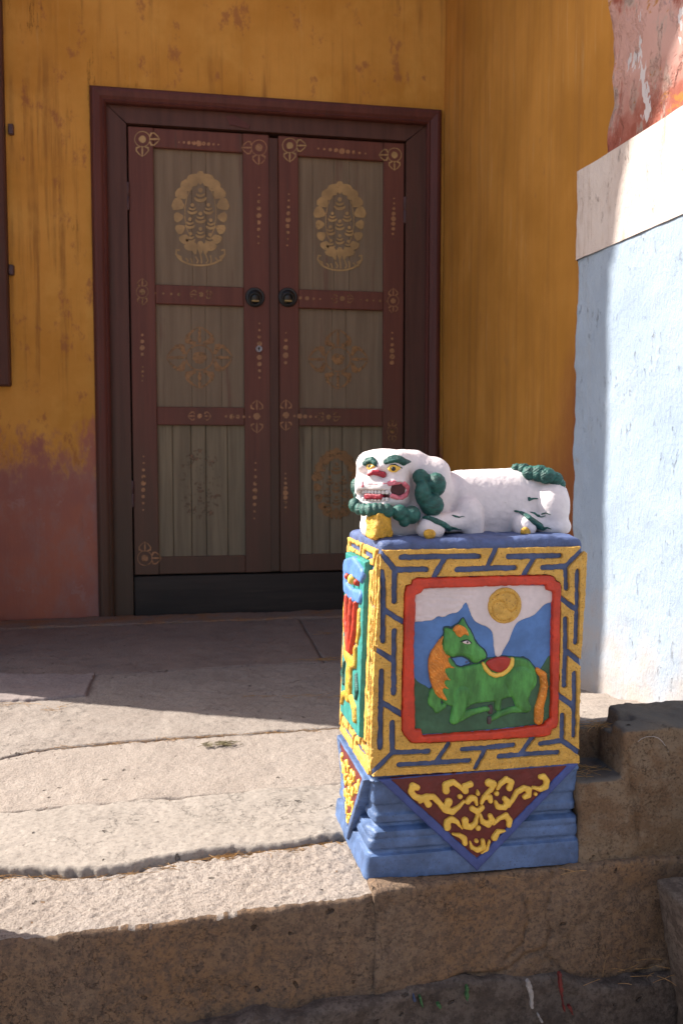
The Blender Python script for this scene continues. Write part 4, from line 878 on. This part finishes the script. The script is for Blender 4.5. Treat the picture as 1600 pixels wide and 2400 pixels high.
# left face: the same fret, a raised teal panel with a carved trophy, and its own pendant
XS = .2745                                    # plane of the left face at mid height
sidep = empty('left_face', (0, 0, 0)); sidep.parent = ped
def lean(o):                                  # follow the leaning left edge
    for ob in (o if isinstance(o, list) else [o]):
        me = ob.data; n = len(me.vertices); a = np.empty(n*3, np.float32); me.vertices.foreach_get('co', a); a = a.reshape(-1, 3); org = wloc(ob)
        a[:, 0] += (xl(a[:, 2]+org[2], a[:, 1]+org[1])-XS); me.vertices.foreach_set('co', a.ravel()); me.update()
    return o
uc, us = .4555, (YB-YF-.012)/(.6325-.2745)
def s2f(U): return (U-(YF+YB)/2)/us+.4535     # side coordinate (y, running away) -> front coordinate, mirrored
rect_s = [(YF+.050, .425+.055), (YB-.045, .480), (YB-.045, .185), (YF+.050, .185)]
def sd_fret_s(u, v):
    uu = 2*.4535-s2f(u); d = np.maximum(sd_poly(uu, v, outer), -sd_poly(u, v, rect_s)); g = np.full(u.shape, 1e9, np.float32)
    for q in grooves: g = np.minimum(g, sd_chain(uu, v, [(a, b, GW) for a, b in q]))
    return np.maximum(d, -g*us)
lean(relief('fret_key', sd_fret_s, ((YF-.002, YB+.002), (.128, .512)), .0052, .0022, 'yellow', sidep, base=-.004, back=.003, side=True, plane=XS, amp=.0007, ns=90, split=True, res=.0015, jag=.0014))
lean(relief('teal_panel', lambda u, v: sd_poly(u, v, rect_s), bnd(rect_s), .011, .003, 'teal', sidep, base=-.002, back=.004, side=True, plane=XS, amp=.0006, ns=50))
ym = (YF+YB)/2+.002
def sp(name, pts, hmax, mat, base=.008):
    pts = [(ym+a, b, r) for a, b, r in pts]; return lean(relief(name, lambda u, v: sd_chain(u, v, pts), bnd(pts, .02), hmax, .006, mat, sidep, base=base, side=True, plane=XS, back=.004, amp=.0008, ns=80))
sp('blue_canopy', [(-.060, .455, .014), (.0, .462, .018), (.060, .455, .014), (.055, .418, .012), (.0, .412, .012), (-.055, .418, .012)], .006, 'skyblue'); sp('rosette', [(.0, .440, .010)], .011, 'scroll'); sp('rosette', [(.038, .440, .007)], .010, 'red'); sp('rosette', [(-.036, .440, .007)], .010, 'red')
for o in (-.030, 0, .030): sp('flame_prong', [(o*1.25, .405, .005), (o, .36, .0085), (o*.25, .315, .005)], .010, 'red')
sp('gold_stand', [(-.040, .330, .005), (-.036, .302, .009), (0, .294, .012), (.036, .302, .009), (.040, .330, .005)], .007, 'gold'); sp('gold_stand', [(0, .298, .012), (0, .262, .017), (0, .236, .013)], .008, 'gold'); sp('gold_curl', [(.014, .236, .007), (.045, .226, .007), (.056, .208, .005)], .007, 'gold'); sp('gold_curl', [(-.014, .236, .007), (-.045, .226, .007), (-.054, .208, .005)], .007, 'gold')
for o in (-.052, .052): sp('leaf_scroll', [(o, .395, .005), (o*1.05, .36, .008), (o*.9, .34, .005)], .006, 'gold'); sp('leaf_scroll', [(o*.9, .285, .004), (o*1.1, .262, .007), (o*.95, .245, .004)], .006, 'mane')
ts_o = [(YF+.012, .128), (YB-.012, .132), ((YF+YB)/2, -.022)]; ts_i = [(YF+.030, .124), (YB-.030, .127), ((YF+YB)/2, .002)]
lean(relief('pendant_border', lambda u, v: np.maximum(sd_poly(u, v, ts_o), -sd_poly(u, v, ts_i)), bnd(ts_o), .004, .003, 'navy', sidep, base=.003, back=.024, side=True, plane=XS, amp=.0005, ns=50)).data.materials[0] = M['blue']
lean(relief('pendant_field', lambda u, v: sd_poly(u, v, ts_i)-.002, bnd(ts_i), .002, .002, 'maroon', sidep, base=.002, back=.02, side=True, plane=XS))
k2 = .60; scs = [[((YF+YB)/2-(a-.449)*k2, .014+(b-.008)*.86, r*.66) for a, b, r in q] for q in scr]
lean(relief('scroll', lambda u, v: sd_scr(u, v, scs), bnd(ts_i), .0045, .0025, 'scroll', sidep, base=.0032, side=True, plane=XS, back=.004, amp=.0006, split=True))

# ------------------------------------------------------------------ the lion
lion = empty('lion_statue', (.45, 1.43, PZT), 'white crouching lion statue with green mane on top of the pedestal', 'statue')
KM = 1/1400.0
def L3(px, py, Y): return at_y(px, py, Y)
HA = math.radians(40); HC = L3(908, 1126, 1.430)               # the head turns to the left and towards the viewer
fwd = np.array([-math.sin(HA), -math.cos(HA), 0]); sdv = np.array([math.cos(HA), -math.sin(HA), 0])
def hp(s, fo, z): return HC+sdv*s+fwd*fo+np.array([0, 0, z])
def f_lion(P):
    k = .010
    body = smin(caps(P, L3(1075, 1180, 1.462), L3(1265, 1176, 1.462), .052, .052), caps(P, L3(1080, 1150, 1.458), L3(1240, 1145, 1.458), .034, .037), .02)
    body = smin(body, rbox(P, L3(1160, 1215, 1.465), (.11, .044, .036), .02), .015)
    rump = ell(P, L3(1288, 1186, 1.425), (.033, .040, .049)); rump = smin(rump, ell(P, L3(1297, 1232, 1.425), (.028, .036, .022)), .006)
    f = smin(body, rump, .002)
    f = smin(f, ell(P, L3(1228, 1232, 1.405), (.020, .026, .022)), .007)                      # hind paw
    f = smin(f, caps(P, L3(1232, 1215, 1.41), L3(1285, 1235, 1.41), .012, .016), .008)
    f = smin(f, ell(P, L3(1092, 1203, 1.422), (.029, .038, .032)), .002)                       # shoulder
    f = smin(f, rbox(P, L3(1104, 1234, 1.415), (.017, .024, .020), .010), .010)
    f = smin(f, caps(P, L3(1085, 1222, 1.405), L3(1020, 1226, 1.378), .017, .016), .010)        # foreleg to paw
    f = smin(f, ell(P, L3(1008, 1238, 1.366), (.024, .026, .021)), .008)
    f = smin(f, rbox(P, L3(925, 1222, 1.435), (.054, .046, .030), .018), .012)                  # chest
    f = smin(f, ell(P, L3(868, 1232, 1.42), (.018, .030, .020)), .01)
    f = smin(f, rbox(P, L3(1000, 1150, 1.455), (.034, .048, .052), .022), .016)                 # neck
    nape = smin(rbox(P, L3(985, 1116, 1.455), (.040, .040, .034), .022), rbox(P, L3(950, 1100, 1.452), (.036, .036, .034), .024), .012); f = smin(f, nape, .010)
    head = rbox(P, HC, (.0455, .043, .047), .019, -HA); head = smin(head, rbox(P, hp(0, .022, -.019), (.044, .026, .027), .014, -HA), .010)
    head = smin(head, ell(P, hp(0, .008, .034), (.040, .036, .020)), .012)                      # crown
    head = smin(head, rbox(P, hp(-.004, .040, -.010), (.030, .020, .011), .009, -HA), .010)    # upper muzzle
    head = smin(head, rbox(P, hp(-.004, .034, -.036), (.032, .022, .008), .007, -HA), .008)    # lower jaw
    for s in (-.020, .018): head = smin(head, ell(P, hp(s, .038, .024), (.017, .010, .008)), .008)   # brow ridges
    head = smin(head, ell(P, hp(-.002, .046, .008), (.010, .012, .014)), .008)                  # bridge of the nose
    f = smin(f, head, .006)
    f = smax(f, -rbox(P, hp(.004, .062, -.0235), (.027, .014, .0085), .005, -HA), .003)       # open mouth
    f = smax(f, -ell(P, MOUTH, (.0125, .020, .0125)), .004)
    return smax(f, PZT-.0035-P[2], .003)
MOUTH = L3(932, 1147, 1.378)
P, l, h = grid3((.245, 1.316, PZT-.008), (.655, 1.535, .685), .0019)
f = f_lion(P)
f = rough(f, P, .012, lambda x, y, z: .0006*fbm(x, y, z, 40, 2, 4)+.00042*fbm(x, y, z, 230, 2, 6)); V, F = snet(f, l, h)
V, F = max(islands(V, F), key=lambda q: len(q[1]))
obj('body', V, F, M['white'], lion)
LB = BVHTree.FromPolygons([tuple(v) for v in V], [tuple(int(i) for i in q) for q in F])
def hit(px, py, out=0.0):
    d = ray(px, py); d = Vector(d/np.linalg.norm(d)); p, n, i, t = LB.ray_cast(Vector(_c), d, 4.0)
    if p is None: return L3(px, py, 1.42), None
    return np.array(p)+np.array(n)*out, np.array(n)
def blob(name, sd, pts, mat, pad=.02, res=.0013, amp=.0006, ns=110, seed=0, parent=lion):
    p = np.asarray(pts); P, l, h = grid3(p.min(0)-pad, p.max(0)+pad, res); f = sd(P)
    f = rough(f, P, .006, lambda x, y, z: amp*fbm(x, y, z, ns, 3, seed)); V, F = snet(f, l, h)
    if len(F): return obj(name, V, F, M[mat], parent)
# mane: a collar of curls round the face
q3 = tr(810, 1040, 6.272)
curls = [(1095, 490, 118, 120, 1.388), (1320, 600, 150, 178, 1.384), (1265, 900, 176, 168, 1.374), (1130, 730, 112, 195, 1.378), (965, 1045, 132, 135, 1.362), (790, 1015, 124, 120, 1.358), (860, 1140, 84, 84, 1.358), (610, 985, 98, 104, 1.352), (505, 965, 62, 96, 1.352),
         (430, 965, 60, 98, 1.354), (345, 970, 62, 100, 1.358), (265, 970, 62, 96, 1.368), (195, 960, 66, 92, 1.382), (130, 900, 88, 108, 1.402), (160, 760, 50, 60, 1.42), (150, 630, 80, 128, 1.430), (205, 470, 56, 90, 1.440)]
CU = [(L3(*q3(x, y), Y), rx/6.272*KM, ry/6.272*KM) for x, y, rx, ry, Y in curls]
def sd_mane(P):
    f = None
    for k, (c, rx, ry) in enumerate(CU):
        d = ell(P, c, (rx, max(rx, ry)*.95, ry)); t = np.arctan2(P[2]-c[2], P[0]-c[0])
        d = d+.0002*np.sin(t*13+k*2)*np.clip(np.sqrt((P[0]-c[0])**2+(P[2]-c[2])**2)/rx, 0, 1)+.0002*np.sin((P[0]*.6+P[2])*1900+k)
        f = d if f is None else smin(f, d, .0045 if k < 4 else .0022)
    return f
blob('mane', sd_mane, [c-np.array([rx, max(rx, ry), ry]) for c, rx, ry in CU]+[c+np.array([rx, max(rx, ry), ry]) for c, rx, ry in CU], 'mane', .004, .0013, .0003, 130, 2)
# tail curled over the rump
q4 = tr(1060, 1070, 5.227)
for k, (x, y, r, Y) in enumerate([(780, 140, 62, 1.448), (870, 150, 76, 1.440), (955, 200, 100, 1.424), (1060, 205, 112, 1.416), (1150, 235, 112, 1.408), (1245, 275, 98, 1.410), (1310, 335, 70, 1.412), (1345, 390, 38, 1.416)]):
    c = L3(*q4(x, y), Y); rr = r/5.227*KM
    blob('tail_curl', lambda P: ell(P, c, (rr*1.1, rr*1.05, rr*.95))+.0006*np.sin((P[0]*.8-P[2])*1500), [c-rr, c+rr], 'mane', .004, .0013, .0009, 170, k+30)
# painted and carved details laid on the surface
def onskin(name, pts, mat, flat=.45, out=.0, res=.0008, amp=.0002, cx=q3, sc=6.272, parent=lion):
    """a row of soft lobes following the stone: (x, y, r) traced on the statue"""
    H = [(*hit(*cx(x, y)), r/sc*KM) for x, y, r in pts if hit(*cx(x, y))[1] is not None]
    H = [q for q in H if q[0][1] < 1.47 and abs(q[0][1]-H[len(H)//2][0][1]) < .05]
    def sd(P):
        d = None
        for i in range(len(H)):
            p, n, r = H[i]; c = p+n*out
            for (p2, n2, r2) in (H[i+1:i+2] or [H[i]]):
                e = caps(P, c, p2+n2*out, r, r2)
            nn = (P[0]-c[0])*n[0]+(P[1]-c[1])*n[1]+(P[2]-c[2])*n[2]
            e = np.maximum(e, nn-r*flat-.0006); d = e if d is None else np.minimum(d, e)
        return d
    return blob(name, sd, [q[0] for q in H], mat, max(q[2] for q in H)+.004, res, amp, 160, 3, parent)
onskin('eyebrow', [(590, 270, 40), (655, 240, 58), (720, 222, 58), (790, 238, 58), (840, 268, 56), (885, 266, 36), (940, 266, 14)], 'mane', .6, .001); onskin('eyebrow', [(280, 290, 38), (330, 248, 48), (390, 235, 44), (432, 280, 40), (430, 320, 22)], 'mane', .6, .001)
for x, y, r in ((698, 366, 74), (362, 342, 58)):
    e = [(x-r*.75, y+4, r*.35), (x-r*.3, y-2, r*.72), (x+r*.3, y, r*.72), (x+r*1.0, y-6, r*.40)]
    eye = onskin('eye', e, 'scroll', .40, .0008)
    onskin('iris', [(x, y, r*.50)], 'black', .75, .0022); onskin('iris_ring', [(x, y, r*.33)], 'scroll', 1.4, .0028); onskin('pupil', [(x, y, r*.18)], 'black', 3.2, .0034)
    onskin('eyelid', [(x-r*1.1, y-r*.2, 7), (x-r*.5, y-r*.75, 9), (x+r*.3, y-r*.85, 10), (x+r*1.1, y-r*.4, 10), (x+r*1.7, y-r*.1, 8)], 'black', .5, .0004)
onskin('nose', [(350, 455, 26), (400, 425, 36), (460, 430, 44), (510, 440, 42), (562, 460, 46)], 'dkred', 1.0, .002)
blob('tongue', lambda P: rbox(P, hp(.002, .046, -.0255), (.0175, .012, .0058), .004, -HA), [hp(.002, .046, -.0255)-.016, hp(.002, .046, -.0255)+.016], 'dkred', .006, .0011)
blob('mouth_floor', lambda P: rbox(P, hp(.004, .040, -.0235), (.0245, .009, .0075), .004, -HA), [hp(.004, .04, -.0235)-.028, hp(.004, .04, -.0235)+.028], 'mouth', .004, .0014)
for sgn, zz in ((1, -.0180), (-1, -.0300)):
    for i in range(8):
        c = hp(-.018+i*.0062, .0545-.00035*(i-3.5)**2*.6, zz); blob('tooth', lambda P: rbox(P, c, (.0028, .0028, .0034), .0014, -HA), [c-.004, c+.004], 'white', .003, .0009, .0002)
rg = [(x, y, 36) for x, y in ((640, 585), (700, 572), (790, 566), (860, 590), (905, 640), (908, 700), (880, 755), (820, 790), (750, 790), (680, 768))]
onskin('lip', rg, 'pink', .35); onskin('lip', [(320, 588, 7), (440, 592, 8), (560, 585, 8), (640, 578, 8)], 'pink', .4); onskin('lip', [(270, 775, 6), (400, 770, 7), (520, 768, 8), (610, 768, 8), (690, 780, 9)], 'pink', .4); onskin('lip_corner', [(245, 560, 14), (248, 620, 20), (245, 680, 12)], 'pink', .35)
mq = MOUTH+np.array([.0, .004, 0]); blob('mouth_hole', lambda P: np.maximum(ell(P, mq, (.0128, .016, .0128)), (mq[1]-.0045)-P[1]), [mq-.014, mq+.014], 'mouth', .006, .0012)
# gilt block under the chin, claws, green leg tufts
gc = L3(887, 1231, 1.360)
blob('gilt_pendant', lambda P: smax(rbox(P, gc, (.0165-.12*(P[2]-gc[2]), .016, .0225), .006, .5), -((P[2]-PZT)+.002), .002), [gc-.025, gc+.025], 'gold', .006, .0015, .0022, 90, 5)
for px, py, r in ((1006, 1252, 14), (1231, 1246, 12)):
    p, n = hit(px, py); c = p+n*.001; rr = r*KM; blob('claw', lambda P: ell(P, c, (rr, rr*.5, rr*.95)), [c-rr, c+rr], 'gold', .004, .0010, .0009)
q5 = tr(800, 1030, 2.8)
onskin('leg_tuft', [(540, 515, 10), (575, 520, 16), (620, 540, 19), (665, 560, 20), (702, 582, 19), (735, 580, 9), (760, 586, 5), (785, 590, 3)], 'mane', .30, .0014, cx=q5, sc=2.8); onskin('leg_tuft', [(725, 499, 4), (745, 506, 7), (770, 512, 5), (795, 505, 3), (815, 511, 2)], 'mane', .40, .0010, cx=q5, sc=2.8)
onskin('leg_tuft', [(760, 665, 12), (835, 690, 20), (895, 722, 30), (940, 760, 34), (990, 802, 38), (1058, 850, 46), (1110, 882, 22), (1155, 868, 9), (1205, 886, 6)], 'mane', .30, .0014, cx=q4, sc=5.227)
onskin('leg_tuft', [(950, 685, 7), (1000, 700, 17), (1040, 728, 16), (1090, 706, 9), (1140, 690, 8), (1200, 712, 5)], 'mane', .40, .0010, cx=q4, sc=5.227); onskin('leg_tuft', [(1040, 735, 10), (1090, 742, 7), (1140, 725, 4)], 'mane', .40, .0010, cx=q4, sc=5.227)
onskin('leg_tuft', [(935, 510, 18), (938, 530, 18), (985, 515, 10), (1030, 516, 8), (1080, 516, 4)], 'mane', .40, .0010, cx=q4, sc=5.227)

# ------------------------------------------------------------------ small things: dry needles in the joints, weeds, paint drips
def needles(name, spots, mat, kind_label, seed, L=(.02, .05), r=.00045, rise=.004):
    """loose curved pine needles lying in little drifts"""
    random.seed(seed); V, F = [], []
    for (x, y, z, n, sx, sy) in spots:
        for _ in range(n):
            a = random.gauss(0, .6) if sx > sy else random.uniform(0, 6.28); le = random.uniform(*L); cx, cy = x+random.gauss(0, sx), y+random.gauss(0, sy); b = random.uniform(-.5, .5); zz = z+random.uniform(.001, rise); k = len(V); tilt = random.uniform(-.06, .1)
            for i in range(5):
                t = i/4-.5; px = cx+math.cos(a+b*t)*le*t; py = cy+math.sin(a+b*t)*le*t
                for j in range(3): V.append((px-math.sin(a)*r*math.cos(j*2.094), py+math.cos(a)*r*math.cos(j*2.094), zz+tilt*le*t+r*math.sin(j*2.094)))
            for i in range(4):
                for j in range(3): F.append((k+i*3+j, k+i*3+(j+1) % 3, k+(i+1)*3+(j+1) % 3, k+(i+1)*3+j))
    return obj(name, V, F, mat, kind='stuff', label=kind_label)
def fl(px, py, z): p = at_z(px, py, z); return p[0], p[1]
sp_ = []
for i in range(26):
    x = -.33+.022*i; sp_.append((x, float(J4(x))-.010, float(fz(1.42))-.012, 3 if x < .02 else 11, .014, .004))
for i in range(20):
    x = -.36+.036*i; sp_.append((x, float(J2(x))-.004, float(fz(1.9))-.002, 3 if x < -.2 else 5, .02, .003))
for px, py, n in ((420, 1465, 18), (760, 1548, 30), (700, 1630, 8), (600, 1632, 6), (800, 1632, 10), (760, 1490, 12), (740, 1445, 14), (30, 1650, 16), (130, 1660, 8)):
    x, y = fl(px, py, -.012); sp_.append((x, y, float(fz(y)), n, .035, .010))
sp_ += [(.655, 1.36, .108, 40, .025, .015), (.70, 1.40, .172, 24, .018, .01), (.52, 1.300, -.04, 3, .08, .004), (.72, 1.26, -.20, 14, .04, .02)]
needles('pine_needles', sp_, M['straw'], 'dry orange pine needles caught in the paving joints', 3)
x, y = fl(528, 1738, -.012)
needles('dry_weed', [(x, y, float(fz(y)), 70, .013, .005), (x-.04, y-.004, float(fz(y)), 22, .010, .003)], M['weed'], 'small tuft of dry weed growing in the paving joint', 9, (.012, .026), .0006, .009)
def drip(name, pts, Y, mat, parent=step):
    """a splash of paint: a thin raised patch on the stone face"""
    c = [(*((lambda p: (p[0], p[2]))(at_y(x, y, Y))), r*.8*MPP) for x, y, r in pts]
    return relief(name, lambda u, v: sd_chain(u, v, c)+.0012*noise(u, 0*u, v, 260, 3), bnd(c, .005), .0005, .001, mat, parent, base=.0, back=.008, plane=Y, res=.0009, amp=.0008, ns=200)
M['drip_white'] = paint('white_drip', (.36, .32, .30)); M['drip_green'] = paint('green_drip', (.04, .12, .04)); M['drip_red'] = paint('red_drip', (.16, .018, .016)); M['drip_blue'] = paint('blue_drip', (.05, .07, .14))
YR, YW = 1.298, 1.268
drip('paint_drip', [(927, 2140, 4), (928, 2165, 5), (925, 2190, 4)], 1.293, 'drip_blue')
drip('paint_drip', [(1238, 2303, 6), (1243, 2325, 7), (1248, 2350, 4), (1247, 2362, 3)], YW, 'drip_white'); drip('paint_drip', [(1262, 2380, 2), (1270, 2396, 3)], YW, 'drip_white')
drip('paint_drip', [(1312, 2285, 5), (1314, 2308, 5), (1318, 2340, 2.5), (1323, 2370, 2.5)], YW, 'drip_red'); drip('paint_drip', [(1335, 2362, 4), (1342, 2378, 3)], YW, 'drip_red')
drip('paint_drip', [(1095, 2315, 4), (1095, 2345, 4)], YW, 'drip_green'); drip('paint_drip', [(985, 2340, 4), (990, 2360, 3)], YW, 'drip_green'); drip('paint_drip', [(970, 2335, 3), (972, 2348, 4)], YW, 'drip_blue'); drip('paint_drip', [(1027, 2357, 4), (1031, 2362, 3)], YW, 'drip_green')
def stem_tube(name, pts, r, mat, **kw):
    p = smooth_poly(pts, 0); P3 = np.array([at_y(x, y, Y) for x, y, Y in pts]); V, F = [], []
    for q in P3:
        for j in range(5): V.append((q[0]+r*math.cos(j*1.257), q[1]+r*.3, q[2]+r*math.sin(j*1.257)))
    for i in range(len(P3)-1):
        for j in range(5): F.append((i*5+j, i*5+(j+1) % 5, (i+1)*5+(j+1) % 5, (i+1)*5+j))
    return obj(name, V, F, mat, **kw)
stem_tube('dry_stem', [(1494, 1738, 1.306), (1503, 1731, 1.307), (1514, 1727, 1.308), (1530, 1726, 1.309), (1542, 1730, 1.307), (1551, 1738, 1.306), (1558, 1748, 1.305), (1565, 1762, 1.305)], .0006, M['drip_white'], label='pale dry stem curled over the edge of the kerb block', cat='stem')

random.seed(12); gV, gF = [], []
for _ in range(420):
    Jn = random.choice((J2, J4, J4, J3)); x = random.uniform(-.45, .30); y = float(Jn(x))-abs(random.gauss(0, .012))
    if random.random() < .35: x, y = random.uniform(-.6, .5), random.uniform(1.3, 3.2)
    r = random.choice((.0007, .001, .0012, .0018)); z = float(fz(y))+(-.012 if Jn is J4 and y < float(J4(x)) else -.001)+r*.4; k = len(gV); a = random.uniform(0, 6)
    for dx, dy, dz in ((1, 0, 0), (-.5, .8, 0), (-.6, -.7, 0), (.1, .1, .9), (0, 0, -.8)): gV.append((x+r*(dx*math.cos(a)-dy*math.sin(a)), y+r*(dx*math.sin(a)+dy*math.cos(a)), z+r*dz))
    gF += [(k, k+1, k+3), (k+1, k+2, k+3), (k+2, k, k+3), (k+1, k, k+4), (k+2, k+1, k+4), (k, k+2, k+4)]
obj('grit', gV, gF, M['riser'], smooth=False, kind='stuff', label='fine grit and stone crumbs along the paving joints')
